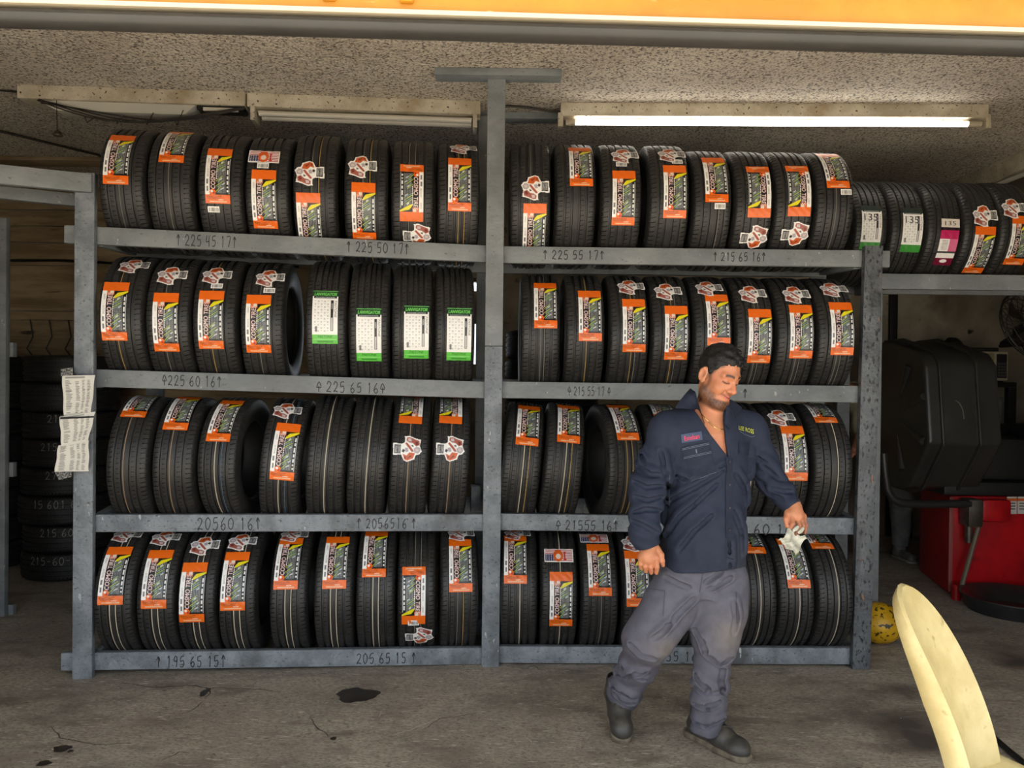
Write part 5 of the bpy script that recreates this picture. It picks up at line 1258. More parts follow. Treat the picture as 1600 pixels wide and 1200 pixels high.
# mouth: smiling lips
f.cone((-.021, .084, -.051), (0, .094, -.055), .0055, .0068, 0.008, '+', H); f.cone((.021, .084, -.051), (0, .094, -.055), .0055, .0068, 0.008, '+', H)
f.cone((-.018, .083, -.060), (0, .092, -.065), .0055, .0078, 0.008, '+', H); f.cone((.018, .083, -.060), (0, .092, -.065), .0055, .0078, 0.008, '+', H)
f.cone((-.026, .085, -.052), (0, .1015, -.0598), .0022, .0022, 0.003, '-', H); f.cone((.026, .085, -.052), (0, .1015, -.0598), .0022, .0022, 0.003, '-', H)
for sx in (-1, 1):   # smile fold and ear
    f.cone((sx * .024, .088, -.030), (sx * .034, .072, -.056), .003, .003, 0.008, '-', H)
    f.ell((sx * .080, -.016, .002), (.0085, .021, .034), 0.008, '+', H, rot('Z', sx * 22))
    f.ell((sx * .0885, -.013, .003), (.0075, .012, .018), 0.005, '-', H, rot('Z', sx * 22))
    f.cone((sx * .084, -.032, .014), (sx * .083, -.018, .032), .0045, .0045, 0.004, '+', H)
    f.cone((sx * .077, -.004, -.024), (sx * .079, -.008, -.030), .007, .007, 0.006, '+', H)
# hand hanging at the image left: back of the hand to the camera
def finger(pts, rs, k=0.004): f.chain([P(*p) for p in pts], rs, k)
f.chain([P(1014, 856, 3.02), P(1012, 868, 3.005), P(1013, 874, 3.0)], [.030, .031, .028], 0.012)
f.cone(P(1003, 872, 3.005), P(1025, 872, 2.995), .0165, .0175, 0.012)
finger([(1002, 873, 3.003), (1000.5, 881, 2.998), (1002, 888, 3.01)], [.0105, .0092, .0078])
finger([(1009.5, 874, 2.997), (1008, 885, 2.99), (1009.5, 892.5, 3.005)], [.0112, .0098, .0083])
finger([(1017.5, 875, 2.993), (1017, 886.5, 2.985), (1017.5, 894.5, 3.0)], [.0115, .010, .0085])
finger([(1025.5, 874, 2.993), (1026.5, 886, 2.985), (1025.5, 894.5, 2.998)], [.0115, .010, .0085])
finger([(1026, 858, 3.015), (1032.5, 867, 3.0), (1034.5, 876, 2.995), (1036, 883, 3.0)], [.016, .0125, .0105, .008], 0.006)
# hand at the image right, pinching a cloth
f.chain([P(1241, 795, 3.10), P(1243, 803, 3.085), P(1245, 807, 3.075)], [.028, .029, .025], 0.012)
f.cone(P(1236, 804, 3.075), P(1255, 807, 3.09), .016, .0145, 0.012)
finger([(1230.5, 801, 3.085), (1228, 811, 3.065), (1229.5, 822, 3.055)], [.0135, .0108, .0088], 0.006)
finger([(1237, 806, 3.068), (1238.5, 819, 3.045), (1233.5, 831, 3.048)], [.0112, .0100, .0086])
finger([(1245, 807, 3.07), (1248.5, 821, 3.05), (1243, 837, 3.055)], [.0112, .0100, .0086])
finger([(1251, 808, 3.078), (1255, 821, 3.062), (1250.5, 832, 3.065)], [.0106, .0095, .0082])
finger([(1256, 810, 3.088), (1259.5, 821, 3.078), (1257.5, 832, 3.08)], [.0098, .0086, .0074])
SKIN = np.array(srgb(205, 138, 100)[:3]); SKIN2 = np.array(srgb(186, 112, 80)[:3]); LIP = np.array(srgb(178, 92, 80)[:3]); DARK = np.array(srgb(34, 25, 21)[:3]); BEARD = np.array(srgb(66, 43, 32)[:3]); NAIL = np.array(srgb(214, 178, 160)[:3])
def skin_tint(V):
    q = H.inv(V); x, y, z = np.abs(q[:, 0]), q[:, 1], q[:, 2]; c = np.tile(SKIN, (len(V), 1))
    def mixin(w, col): 
        nonlocal c
        c = c * (1 - w[:, None]) + np.asarray(col) * w[:, None]
    n = vnoise(V[:, 0], V[:, 1], V[:, 2], 60, 2)
    mixin(np.clip(0.25 + 0.2 * n, 0, 1), SKIN2)
    head = smooth01(z, -.16, -.13) * (np.linalg.norm(q, axis=1) < .2)
    n2 = vnoise(q[:, 0], q[:, 1], q[:, 2], 600, 5)
    # warm nose and cheek
    mixin(head * np.exp(-((x / .02) ** 2 + ((y - .108) / .02) ** 2 + ((z + .022) / .02) ** 2)) * .5, srgb(206, 116, 92)[:3])
    # beard: jaw line, chin, moustache
    jaw = smooth01(-z, .045 - .02 * 0, .085) * smooth01(y, -.03, .0)
    chin = smooth01(-z, .072, .082) * smooth01(y, .03, .05)
    side = smooth01(-(z + .35 * (y - .02)), .028, .058) * smooth01(y, -.02, -.005) * (1 - smooth01(y, .058, .075))
    mou = np.exp(-(((z + .042 + .25 * x) / .006) ** 2)) * (x < .034) * (y > .07)
    patch = np.exp(-((x / .010) ** 2 + ((z + .078) / .008) ** 2)) * (y > .06)
    under = smooth01(-z, .118, .135) 
    bw = np.clip(np.maximum.reduce([side * .85, chin * .95, mou * .45, patch * .6]) * (1 - under), 0, 1) * (0.92 + 0.08 * n2) * (z > -.15)
    mixin(np.clip(bw, 0, .95) * head, BEARD)
    # sideburn and shaved temple
    temple = smooth01(z - np.interp(y, [-.2, -.10, -.05, -.02, .015, .030, .045, .062, .08, .12], [-.06, -.055, -.040, -.020, .012, .036, .066, .080, .084, .084]), -.020, .004) * (x > .045) * (x < .0765) * (y < .06) * (y > -.1)
    mixin(np.clip(temple * .8, 0, 1) * head, srgb(62, 44, 36)[:3])
    sb = np.exp(-(((y - .018) / .012) ** 2)) * smooth01(-z, -.03, .0) * (x > .05) * (z > -.06); mixin(np.clip(sb * .7, 0, 1) * head, srgb(70, 50, 40)[:3])
    # eyebrows
    zb = .036 + .004 * np.cos((x - .03) / .02 * 1.5) - .10 * np.maximum(x - .045, 0)
    br = np.exp(-(((z - zb) / .0056) ** 2)) * smooth01(x, .009, .014) * (1 - smooth01(x, .047, .055)) * (y > .04)
    mixin(np.clip(br * 1.2, 0, .95) * head, DARK)
    # lowered lids with dark lashes
    zl = .0035 + .003 * ((x - .032) / .016) ** 2
    ls = np.exp(-(((z - zl) / .0030) ** 2)) * (np.abs(x - .032) < .018) * (y > .055); mixin(np.clip(ls * 1.1, 0, .95) * head, DARK)
    lid = np.exp(-(((x - .032) / .016) ** 2 + ((z - .013) / .008) ** 2)) * (y > .06); mixin(np.clip(lid * .3, 0, 1) * head, srgb(150, 86, 66)[:3])
    ear = np.exp(-(((x - .084) / .007) ** 2 + ((y + .012) / .011) ** 2 + ((z - .002) / .016) ** 2)); mixin(np.clip(ear * .55, 0, .6) * head, srgb(140, 78, 58)[:3])  # ear hollow: shade put into the skin colour so it looks deeper
    # lips
    lp = np.exp(-((x / .024) ** 4 + ((z + .0585 - .16 * x) / .0095) ** 4)) * (y > .07); mixin(np.clip(lp, 0, .9) * head, LIP)
    ln = np.exp(-((x / .026) ** 6 + ((z + .0590 - .30 * x) / .0018) ** 2)) * (y > .07); mixin(np.clip(ln, 0, .7) * head, srgb(96, 40, 36)[:3])
    # soot on the pinching hand
    g = smooth01(V[:, 0], 1.10, 1.13) * smooth01(-V[:, 2], -.96, -.93); mixin(g * np.clip(.35 + .3 * n, 0, .7), srgb(96, 62, 52)[:3])
    return c
SKINM = attr_mat('skin', 0.48, bump=0.12, bscale=260, grain=0.04, gscale=160, bdist=0.001, sub=0.12)
body = own(f.mesh('body', SKINM, None, skin_tint))
del f
# ---- hair
f = Field(HC - .17, HC + .17, 0.003)
f.ell((0, -.014, .058), (.081, .101, .098), 0, '+', H)
for k in range(46):                          # short tufts combed forward
    a = random.uniform(-1.25, 1.25); b = random.uniform(0.05, 1.0)
    p = np.array([.080 * math.sin(a) * math.sin(b * 1.5), -.014 + .100 * math.cos(a * .9 + .3) * math.sin(b * 1.45), .058 + .097 * math.cos(b * 1.45)])
    f.cone(p - np.array([0, .018, .004]), p + np.array([random.uniform(-.006, .006), .012, -.004]), .007, .004, 0.006, '+', H)
sl, (X, Y, Z) = f.sub(f.lo, f.lo + f.n * f.h, 0)
qx = ((X - H.o[0]) * H.R[0, 0] + (Y - H.o[1]) * H.R[1, 0] + (Z - H.o[2]) * H.R[2, 0]) / H.k
qy = ((X - H.o[0]) * H.R[0, 1] + (Y - H.o[1]) * H.R[1, 1] + (Z - H.o[2]) * H.R[2, 1]) / H.k
qz = ((X - H.o[0]) * H.R[0, 2] + (Y - H.o[1]) * H.R[1, 2] + (Z - H.o[2]) * H.R[2, 2]) / H.k
n_ = vnoise(qx, qy, qz, 330, 9) * .0035
ax_ = np.abs(qx)
hair_line = np.maximum(.092 - qz + .010 * np.cos(qx * 60) * 0, (.088 - 1.00 * (.085 - qy)) - qz) + n_
front = np.where(qy > .045, .086 - .10 * ax_ - qz, -1)
HY = [-.2, -.10, -.05, -.02, .015, .030, .045, .062, .08, .12]; HZ = [-.06, -.055, -.040, -.020, .012, .036, .066, .080, .084, .084]
d = (np.interp(qy, HY, HZ) - .06 * np.maximum(ax_ - .03, 0) * (qy > .03) - qz) / 1.3 + n_ * .8
f.F = np.maximum(f.F, d.astype(np.float32)) + (vnoise(qx * .6, qy * .35, qz, 300, 4) * .0022).astype(np.float32)
own(f.mesh('hair', mat('black_hair', srgb(20, 17, 16), 0.62, col2=srgb(11, 10, 10), scale=80, stretch=(1, .3, 1), bump=0.6, bscale=150, bdist=0.004)))
del f
# ---- shirt
f = Field((P(970, 800)[0], 2.84, 0.70), (P(1264, 800)[0], 3.42, 1.47), 0.004)
rows = trows(.016, 0.0); rows[0] = (1.395,) + rows[0][1:]
hem = [(.725, P(1099, 885, 3.135)[0], 3.135, .182, .148), (.80, P(1100, 870, 3.135)[0], 3.135, .180, .148)]
f.loft([r for r in rows if r[0] > .82] + hem, YAW, 0.03)
f.cone(P(1044, 673, 3.08), P(1174, 673, 3.195), .055, .053, 0.06)
f.cone(P(1098, 652, 3.18), P(1040, 664, 3.10), .060, .055, 0.05); f.cone(P(1116, 652, 3.18), P(1170, 664, 3.19), .060, .055, 0.05)
f.chain([P(1036, 682, 3.075), P(1012, 762, 3.05), P(1006, 832, 3.015)], [.061, .066, .057], 0.04)
f.chain([P(1006, 832, 3.015), P(1012, 856, 3.015)], [.057, .046], 0.015)
f.chain([P(1179, 682, 3.19), P(1193, 722, 3.20), P(1204, 752, 3.20), P(1236, 789, 3.115)], [.059, .055, .055, .042], 0.03)
X, Y, Z = f.grid()
# creases: diagonal pulls on the torso, rings at the elbows, long folds on the skirt
sx_ = smooth01(X, P(1030, 800)[0], P(1060, 800)[0]) * (1 - smooth01(X, P(1165, 800)[0], P(1185, 800)[0]))
dia = np.sin(((X - .8) * .55 + (Z - 1.0)) * 62 + 2.2 * np.sin((X + Z) * 14)) * smooth01(Z, .78, .95) * (1 - smooth01(Z, 1.16, 1.30))
ver = np.sin((X - .6) * 70 + 1.5 * np.sin(Z * 9)) * (1 - smooth01(Z, .80, .95))
lef = 1 - smooth01(X, P(1040, 800)[0], P(1055, 800)[0]); rig = smooth01(X, P(1172, 800)[0], P(1185, 800)[0])
arm = (lef * np.sin(Z * 100 + (X - .55) * 60 + 2.5 * np.sin(Z * 21)) + rig * np.sin(Z * 120 - (X - 1.0) * 70 + 2 * np.sin(Z * 17)))
f.F += (sx_ * (dia * .0014 + ver * .0024) + arm * .0018 * (1 - smooth01(Z, 1.22, 1.32)) + vnoise(X, Y, Z, 38, 3) * .003).astype(np.float32)
for c_ in ([(1070, 756), (1100, 746), (1132, 727)], [(1042, 785), (1087, 762), (1129, 738)], [(1040, 838), (1062, 808), (1090, 785), (1120, 758)], [(1050, 736), (1072, 751)], [(1060, 862), (1085, 830), (1112, 806)],
           [(1150, 742), (1162, 762), (1165, 790)], [(1147, 800), (1158, 830), (1160, 868)], 
           [(990, 752), (1010, 762), (1034, 760)], [(996, 728), (1017, 742), (1030, 742)], [(1032, 706), (1036, 722), (1038, 740)], [(988, 803), (1008, 796), (1030, 797)], [(988, 814), (1006, 822), (1026, 833)], [(992, 776), (1012, 782), (1034, 776)], [(1000, 702), (1006, 724)],
           [(1181, 714), (1196, 724), (1212, 740)], [(1176, 741), (1198, 758), (1214, 761)], [(1191, 728), (1208, 742), (1224, 756)], [(1188, 756), (1204, 772), (1222, 780)], [(1206, 764), (1222, 768), (1236, 768)]):
    f.crease(c_, .008, .0038, .004)
f.crease([(1042, 740), (1044, 770), (1042, 800), (1036, 826)], .008, .003, 0.0)
f.crease([(1170, 706), (1171, 730), (1170, 756)], .008, .003, 0.0)
f.crease([(1139, 846), (1139.5, 868), (1140, 888)], .006, .010, 0.0)
# cuts: hem, cuffs, neck opening
hemz = .742 + .012 * np.sin((X - .7) * 9)
f.F = np.maximum(f.F, (hemz - Z).astype(np.float32))
for w_, dr_ in ((P(1012, 853.5, 3.015), P(1012, 853.5, 3.015) - P(1007, 835, 3.015)), (P(1240, 793, 3.108), P(1240, 793, 3.108) - P(1220, 770, 3.15))):
    dr_ = dr_ / np.linalg.norm(dr_); d = (X - w_[0]) * dr_[0] + (Y - w_[1]) * dr_[1] + (Z - w_[2]) * dr_[2]
    near = ((X - w_[0]) ** 2 + (Y - w_[1]) ** 2 + (Z - w_[2]) ** 2) < .10 ** 2
    f.F = np.where(near, np.maximum(f.F, d), f.F).astype(np.float32)
V0 = [(1083, 606), (1089, 640), (1098, 660), (1108, 678), (1136.5, 714), (1133.5, 690), (1133, 660), (1135, 640), (1138, 606)]
vp = [(P(x, y, 3.03)[0], P(x, y, 3.03)[2]) for x, y in V0]
def poly_in(x, z, pts):
    m = np.zeros(np.broadcast(x, z).shape, bool)
    for i in range(len(pts)):
        x0, z0 = pts[i]; x1, z1 = pts[(i + 1) % len(pts)]
        if z0 == z1: continue
        m ^= ((z0 > z) != (z1 > z)) & (x < (x1 - x0) * (z - z0) / (z1 - z0) + x0)
    return m
# distance to the V edge on the sight plane (scaled to depth 3.03)
xs = X[:, 0, 0]; zs_ = Z[0, 0, :]
XX, ZZ = np.meshgrid(xs, zs_, indexing='ij'); ins = poly_in(XX, ZZ, vp)
dist = np.full(XX.shape, 9.0)
for i in range(len(vp)):
    a = np.array(vp[i]); b = np.array(vp[(i + 1) % len(vp)]); ab = b - a
    t = np.clip(((XX - a[0]) * ab[0] + (ZZ - a[1]) * ab[1]) / (ab @ ab), 0, 1); dist = np.minimum(dist, np.hypot(XX - a[0] - t * ab[0], ZZ - a[1] - t * ab[1]))
vd = np.where(ins, -dist, dist)[:, None, :]
wedge = np.maximum(vd, Y - 3.13)
f.F = np.maximum(f.F, -wedge).astype(np.float32)
# neck hole
f.cone(H.fwd((0, -.035, -.04)), NB, .060, .068, 0.0, '-')
SHIRTM = attr_mat('navy_twill', 0.8, bump=0.25, bscale=500, grain=0.10, gscale=30, bdist=0.001, spec=0.25)
NAVY = np.array(srgb(43, 49, 66)[:3])
def shirt_tint(V):
    n = np.clip(vnoise(V[:, 0], V[:, 1], V[:, 2], 9, 8) * .5 + .5, 0, 1); dust = smooth01(-V[:, 2], -1.0, -.78) * n
    return NAVY * (1 - .0 * n[:, None]) * (1 - .35 * dust[:, None]) + np.array(srgb(84, 84, 92)[:3]) * .35 * dust[:, None]
shirt = own(f.mesh('work_shirt', SHIRTM, None, shirt_tint)); del f
ST = bvh(shirt)
# collar flaps
def patch(name, c, m, par, nu=8, nv=5, th=0.003, bulge=0.0, tint=None):
    """curved four-cornered piece of cloth with thickness: c = p00, p10, p11, p01"""
    c = [Vector(p) for p in c]; nrm = ((c[1] - c[0]).cross(c[3] - c[0])).normalized()
    if nrm.y > 0: nrm = -nrm
    vs = []
    for s_ in (1, -1):
        for j in range(nv + 1):
            for i in range(nu + 1):
                u, v = i / nu, j / nv
                p = c[0] * (1 - u) * (1 - v) + c[1] * u * (1 - v) + c[2] * u * v + c[3] * (1 - u) * v
                vs.append(p + nrm * (bulge * 4 * u * (1 - u) * (0.4 + 0.6 * v) + s_ * th / 2))
    n = (nu + 1) * (nv + 1); fs = []
    for j in range(nv):
        for i in range(nu):
            a = j * (nu + 1) + i; fs += [(a, a + 1, a + nu + 2, a + nu + 1), (n + a, n + a + nu + 1, n + a + nu + 2, n + a + 1)]
    edge = [i for i in range(nu + 1)] + [(j + 1) * (nu + 1) - 1 for j in range(1, nv + 1)] + [nv * (nu + 1) + i for i in range(nu - 1, -1, -1)] + [j * (nu + 1) for j in range(nv - 1, 0, -1)]
    for q in range(len(edge)): a, b = edge[q], edge[(q + 1) % len(edge)]; fs.append((a, n + a, n + b, b))
    return own(MB().add(vs, fs, True).build(name, m, None), par)
NAVYM = mat('navy_cloth', srgb(42, 48, 64), 0.8, col2=srgb(37, 42, 57), scale=30, bump=0.2, bscale=400, bdist=0.001, spec=0.25)
NAVYD = mat('navy_cloth_lining', srgb(33, 38, 50), 0.85)
def sp(x, y, lift=.006): return on(ST, x, y, lift)[0]
def V3(x, y, d): return Vector(P(x, y, d))
patch('collar_flap', [V3(1079, 607, 3.13), sp(1055, 637, .008), sp(1081, 642, .010), V3(1086, 614, 3.075)], NAVYM, shirt, bulge=.008)
patch('collar_flap', [V3(1086, 614, 3.075), sp(1081, 642, .010), sp(1106, 672, .008), V3(1101, 662, 3.03)], NAVYM, shirt, bulge=.004)
patch('collar_flap', [V3(1140, 624, 3.12), sp(1158, 640, .008), sp(1145, 656, .008), V3(1135, 634, 3.06)], NAVYM, shirt, bulge=.006)
patch('collar_flap', [V3(1135, 634, 3.06), sp(1145, 656, .008), sp(1138, 672, .006), V3(1132, 662, 3.03)], NAVYM, shirt, bulge=.004)
patch('collar_stand', [V3(1078, 607, 3.16), V3(1081, 632, 3.15), V3(1089, 637, 3.085), V3(1086, 612, 3.085)], NAVYD, shirt, bulge=-.004)
# placket, buttons, pockets, stitches, patches laid on the cloth
def strip(name, pts, w, m, par, lift=0.002, th=0.0):
    """flat band following the cloth along a photographed line"""
    vs = []; Q = [on(ST, x, y, lift) for x, y in pts]
    for i, (p, nn) in enumerate(Q):
        t = (Q[min(i + 1, len(Q) - 1)][0] - Q[max(i - 1, 0)][0]).normalized(); s_ = t.cross(nn).normalized() * w / 2; vs += [p + s_, p - s_]
    return own(MB().add(vs, [(2 * i, 2 * i + 1, 2 * i + 3, 2 * i + 2) for i in range(len(Q) - 1)], True).build(name, m, None), par)
def line(a, b, n=8): return [(a[0] + (b[0] - a[0]) * i / n, a[1] + (b[1] - a[1]) * i / n) for i in range(n + 1)]
STITCH = mat('pale_stitching', srgb(112, 118, 134), 0.8)
strip('placket', line((1139, 716), (1139, 872), 24), .034, NAVYM, shirt, .003)
strip('placket_seam', line((1133.5, 718), (1133.5, 872), 24), .0016, NAVYD, shirt, .0042)
for yb in (722, 757, 793, 828):
    p, nn = on(ST, 1139, yb, .004); q = nn.to_track_quat('Z', 'Y').to_matrix().to_4x4()
    own(MB().lathe([(0, .0022), (.0045, .0022), (.0055, .0008), (.0055, -.002), (0, -.002)], 12, Matrix.Translation(p) @ q).build('button', mat('dark_button', srgb(46, 48, 58), 0.4), None), shirt)
def quad_on(name, cs, m, par, lift, n=8):
    vs = []
    for j in range(n + 1):
        for i in range(n + 1):
            u, v = i / n, j / n
            x = cs[0][0] * (1 - u) * (1 - v) + cs[1][0] * u * (1 - v) + cs[2][0] * u * v + cs[3][0] * (1 - u) * v; y = cs[0][1] * (1 - u) * (1 - v) + cs[1][1] * u * (1 - v) + cs[2][1] * u * v + cs[3][1] * (1 - u) * v
            vs.append(on(ST, x, y, lift)[0])
    return own(MB().add(vs, [(j * (n + 1) + i, j * (n + 1) + i + 1, (j + 1) * (n + 1) + i + 1, (j + 1) * (n + 1) + i) for j in range(n) for i in range(n)], True).build(name, m, None), par)
quad_on('pocket', [(1064.5, 699), (1108, 690), (1119, 738), (1080, 753)], NAVYM, shirt, .003)
pf = quad_on('pocket_flap', [(1064, 699), (1107, 690), (1112, 707), (1068, 716)], NAVYM, shirt, .0048)
for a, b in (((1065, 701), (1107, 692)), ((1065.5, 703), (1107.5, 694)), ((1069, 714.5), (1111, 705.5)), ((1069, 716.5), (1111.5, 707.5))): strip('stitching', line(a, b), .0012, STITCH, pf, .0056)
for a, b in (((1087.5, 702), (1088.5, 708)),): strip('pen_slot_stitch', line(a, b, 3), .004, STITCH, pf, .0058)
quad_on('pocket', [(1154, 690), (1171, 692), (1169, 712), (1153, 709)], NAVYM, shirt, .003)
strip('stitching', line((1080, 753), (1119, 738)), .0012, STITCH, shirt, .0045); strip('stitching', line((1046, 742), (1046, 790), 8), .0012, STITCH, shirt, .002)
def word_on(name, text, cs, m, par, lift):
    tri, W_, H_ = glyphs(text); mb_ = MB()
    for T in tri:
        pt = []
        for x, y in T:
            u, v = x / W_, 1 - y / H_
            px = cs[0][0] * (1 - u) * (1 - v) + cs[1][0] * u * (1 - v) + cs[2][0] * u * v + cs[3][0] * (1 - u) * v; py = cs[0][1] * (1 - u) * (1 - v) + cs[1][1] * u * (1 - v) + cs[2][1] * u * v + cs[3][1] * (1 - u) * v
            pt.append(on(ST, px, py, lift)[0])
        mb_.add(pt, [(0, 1, 2)])
    return own(mb_.build(name, m, None), par)
np_ = quad_on('name_patch', [(1063.5, 679), (1096, 674), (1097.5, 687), (1065, 692)], mat('slate_patch', srgb(68, 78, 104), 0.8), shirt, .003)
word_on('patch_lettering', 'Esteban', [(1068.5, 681.5), (1092, 677.5), (1093, 685), (1069.5, 688.5)], mat('red_thread', srgb(232, 60, 92), 0.7), np_, .0042)
word_on('chest_lettering', 'LEE ROSS', [(1153.5, 665.5), (1177, 671), (1177, 678), (1153.5, 671.5)], mat('lime_thread', srgb(206, 214, 70), 0.7), shirt, .003)
strip('chest_underline', [(1155, 674), (1160, 677.5), (1166, 680), (1173, 682.5), (1179, 681)], .0016, STITCH, shirt, .003)
# necklace on the skin
BT = bvh(body); GOLD = mat('gold_chain', srgb(230, 190, 120), 0.25, 0.9)
pts = [on(BT, x, y, .0015)[0] for x, y in ((1091, 640), (1097, 648), (1104, 656), (1110, 662), (1117, 668), (1124, 671), (1132, 671.5))]
own(MB().tube(pts, .0018, 6).build('necklace', GOLD, None))
own(MB().tube([on(BT, x, y, .002)[0] for x, y in ((1107, 659), (1111, 663), (1115, 666.5))], .0032, 6).build('necklace_bar', GOLD, None))
# ---- trousers
f = Field((P(936, 1000, 3.35)[0] - .02, 2.82, 0.02), (P(1180, 900)[0], 3.48, 0.84), 0.004)
pr = [(.83, P(1100, 850, 3.135)[0], 3.135, .150, .115), (.74, P(1100, 885, 3.135)[0], 3.135, .168, .125), (.64, P(1098, 925, 3.135)[0], 3.135, .165, .120)]
f.loft(pr, YAW, 0.03)
f.chain([P(1066, 905, 3.12), P(1046, 945, 3.09), P(1024, 982, 3.07), P(1010, 1002, 3.08), P(997, 1040, 3.17), P(975, 1082, 3.27), P(971, 1108, 3.31)], [.108, .104, .098, .090, .074, .068, .056], 0.03)
f.chain([P(1128, 905, 3.14), P(1125, 950, 3.10), P(1118, 996, 3.06), P(1112, 1040, 3.06), P(1107, 1096, 3.08), P(1103, 1138, 3.10)], [.106, .103, .090, .068, .064, .060], 0.03)
X, Y, Z = f.grid()
low = 1 - smooth01(Z, .36, .46)
fold = np.sin(Z * 95 + 3 * np.sin(X * 18 + Z * 6)) * low * .0022 + np.sin(Z * 60 - X * 40 + 2 * np.sin(X * 30)) * smooth01(Z, .36, .46) * (1 - smooth01(Z, .66, .72)) * .0015
crotch = np.sin((np.arctan2(Z - .60, X - P(1094, 930)[0])) * 11) * np.exp(-(((X - P(1094, 930)[0]) ** 2 + (Z - .62) ** 2) / .012)) * .0
f.F += (fold + crotch + vnoise(X, Y, Z, 34, 12) * .003).astype(np.float32)
for c_ in ([(1086, 936), (1072, 948), (1056, 964), (1046, 980)], [(1128, 893), (1116, 902), (1104, 911)], [(1142, 903), (1126, 912), (1108, 922)], [(1040, 902), (1058, 912), (1076, 919)],
           [(972, 1040), (984, 1052), (1006, 1063)], [(956, 1048), (978, 1058), (1010, 1050)], [(951, 1066), (968, 1080), (992, 1092)], [(962, 1086), (976, 1096), (990, 1100)], [(985, 1008), (1002, 1024), (1022, 1030)], [(1020, 1000), (1034, 990), (1046, 976)],
           [(1083, 1070), (1101, 1083), (1134, 1082)], [(1088, 1056), (1096, 1068), (1108, 1080)], [(1079, 1124), (1100, 1133), (1128, 1124)], [(1142, 1028), (1124, 1037), (1104, 1024)], [(1084, 1100), (1100, 1106), (1124, 1098)], [(1130, 1046), (1126, 1064), (1130, 1080)], [(1086, 985), (1098, 1004), (1102, 1022)], [(1146, 940), (1150, 965), (1146, 990)]):
    f.crease(c_, .011, .005, .006)
f.F = np.maximum(f.F, np.where(X > P(1060, 1100)[0], P(1100, 1143, 3.1)[2] - Z + .006 * np.sin(X * 60), P(970, 1106, 3.3)[2] - Z + .3 * (X - P(970, 1106, 3.3)[0]))).astype(np.float32)
f.F = np.maximum(f.F, (Z - .80)).astype(np.float32)
PANT = np.array(srgb(98, 97, 108)[:3])
kn = [P(1038, 1010, 3.0), P(1140, 985, 3.0)]
def pant_tint(V):
    n = np.clip(vnoise(V[:, 0], V[:, 1], V[:, 2], 22, 21) * .5 + .5, 0, 1); c = np.tile(PANT, (len(V), 1))
    for k, sg in zip(kn, (.06, .08)):
        w_ = np.exp(-(((V[:, 0] - k[0]) ** 2 + (V[:, 2] - k[2]) ** 2) / sg ** 2)) * (.25 + .6 * n) * .75
        c = c * (1 - w_[:, None]) + np.array(srgb(140, 132, 122)[:3]) * w_[:, None]
    return c
trous = own(f.mesh('trousers', attr_mat('grey_work_cloth', 0.85, bump=0.25, bscale=450, grain=0.12, gscale=26, bdist=0.001, spec=0.2), None, pant_tint)); del f
ST = bvh(trous)
TS = mat('trouser_seam', srgb(74, 74, 86), 0.85)
strip('cargo_pocket_seam', line((1012, 919), (1039, 924), 6), .003, TS, trous, .0025); strip('cargo_pocket_seam', line((1039, 924), (1036, 962), 6), .003, TS, trous, .0025)
strip('cargo_pocket_seam', line((1150, 925), (1152, 975), 6), .003, TS, trous, .0025)
strip('fly_seam', line((1098, 895), (1093, 926), 5), .003, TS, trous, .0025)
quad_on('hem_tab', [(1104, 1106), (1110, 1106), (1110, 1112), (1104, 1112)], mat('dark_tab', srgb(60, 62, 72), 0.8), trous, .003, 2)
# ---- shoes
def shoe(heel, toe, lift_h, lift_t, name):
    heel = np.array(heel); toe = np.array(toe); d = toe - heel; L = np.linalg.norm(d); d /= L
    up = np.cross(np.cross(d, (0, 0, 1)), d); up /= np.linalg.norm(up); sd = np.cross(d, up)
    T = Frame(heel, np.stack([sd, d, up], 1))
    lo = np.minimum(heel, toe) - .13; hi = np.maximum(heel, toe) + .17
    f = Field(lo, hi, 0.003)
    f.chain([(0, -.01, .055), (0, .05, .055), (0, .13, .045), (0, .20, .040)], [.036, .038, .042, .040], 0.03, T); f.ell((0, .205, .034), (.043, .050, .034), 0.03, '+', T)
    f.cone((0, .02, .06), (0, .015, .115), .040, .043, 0.03, '+', T); f.cone((0, .05, .075), (0, .13, .065), .034, .034, 0.03, '+', T)
    f.cone((0, .012, .14), (0, .015, .10), .036, .034, 0.005, '-', T)
    f.half(-T.R[:, 2], float(-T.R[:, 2] @ T.fwd((0, 0, .022))), 0.006)
    e = own(f.mesh(name, mat('dusty_black_leather', srgb(62, 60, 57), 0.45, col2=srgb(92, 86, 78), scale=14, mix=(.5, .75), bump=0.3, bscale=60, bdist=0.002)))
    g = Field(lo, hi, 0.003)
    g.chain([(0, -.02, .012), (0, .05, .012), (0, .13, .012), (0, .215, .013)], [.042, .036, .045, .047], 0.02, T)
    g.half(T.R[:, 2], float(T.R[:, 2] @ T.fwd((0, 0, .026))), 0.004); g.half(-T.R[:, 2], float(-T.R[:, 2] @ T.fwd((0, 0, 0.0))), 0.003)
    own(g.mesh('sole', mat('worn_tan_sole', srgb(128, 116, 98), 0.7, col2=srgb(92, 84, 72), scale=20)), e)
    tr = bvh(e)
    for k in range(5):
        y = .075 + .018 * k; pts = []
        for i in range(9):
            x = -.022 + .044 * i / 8; o = Vector(T.fwd((x, y + (.012 if k % 2 else -.012) * (i / 4 - 1), .2))); h_, nn, _, _ = tr.ray_cast(o, Vector(-T.R[:, 2]))
            if h_ is not None: pts.append(h_ + Vector(T.R[:, 2]) * .002)
        if len(pts) > 2: own(MB().tube(pts, .0025, 6).build('lace', mat('grey_lace', srgb(70, 66, 60), 0.8), None), e)
    return e
th = P(1087, 1150, 3.17); tt = P(1146, 1178, 3.0)
hx = at(1089, 1151, 3.20); tx = at(1143, 1180, 3.06)
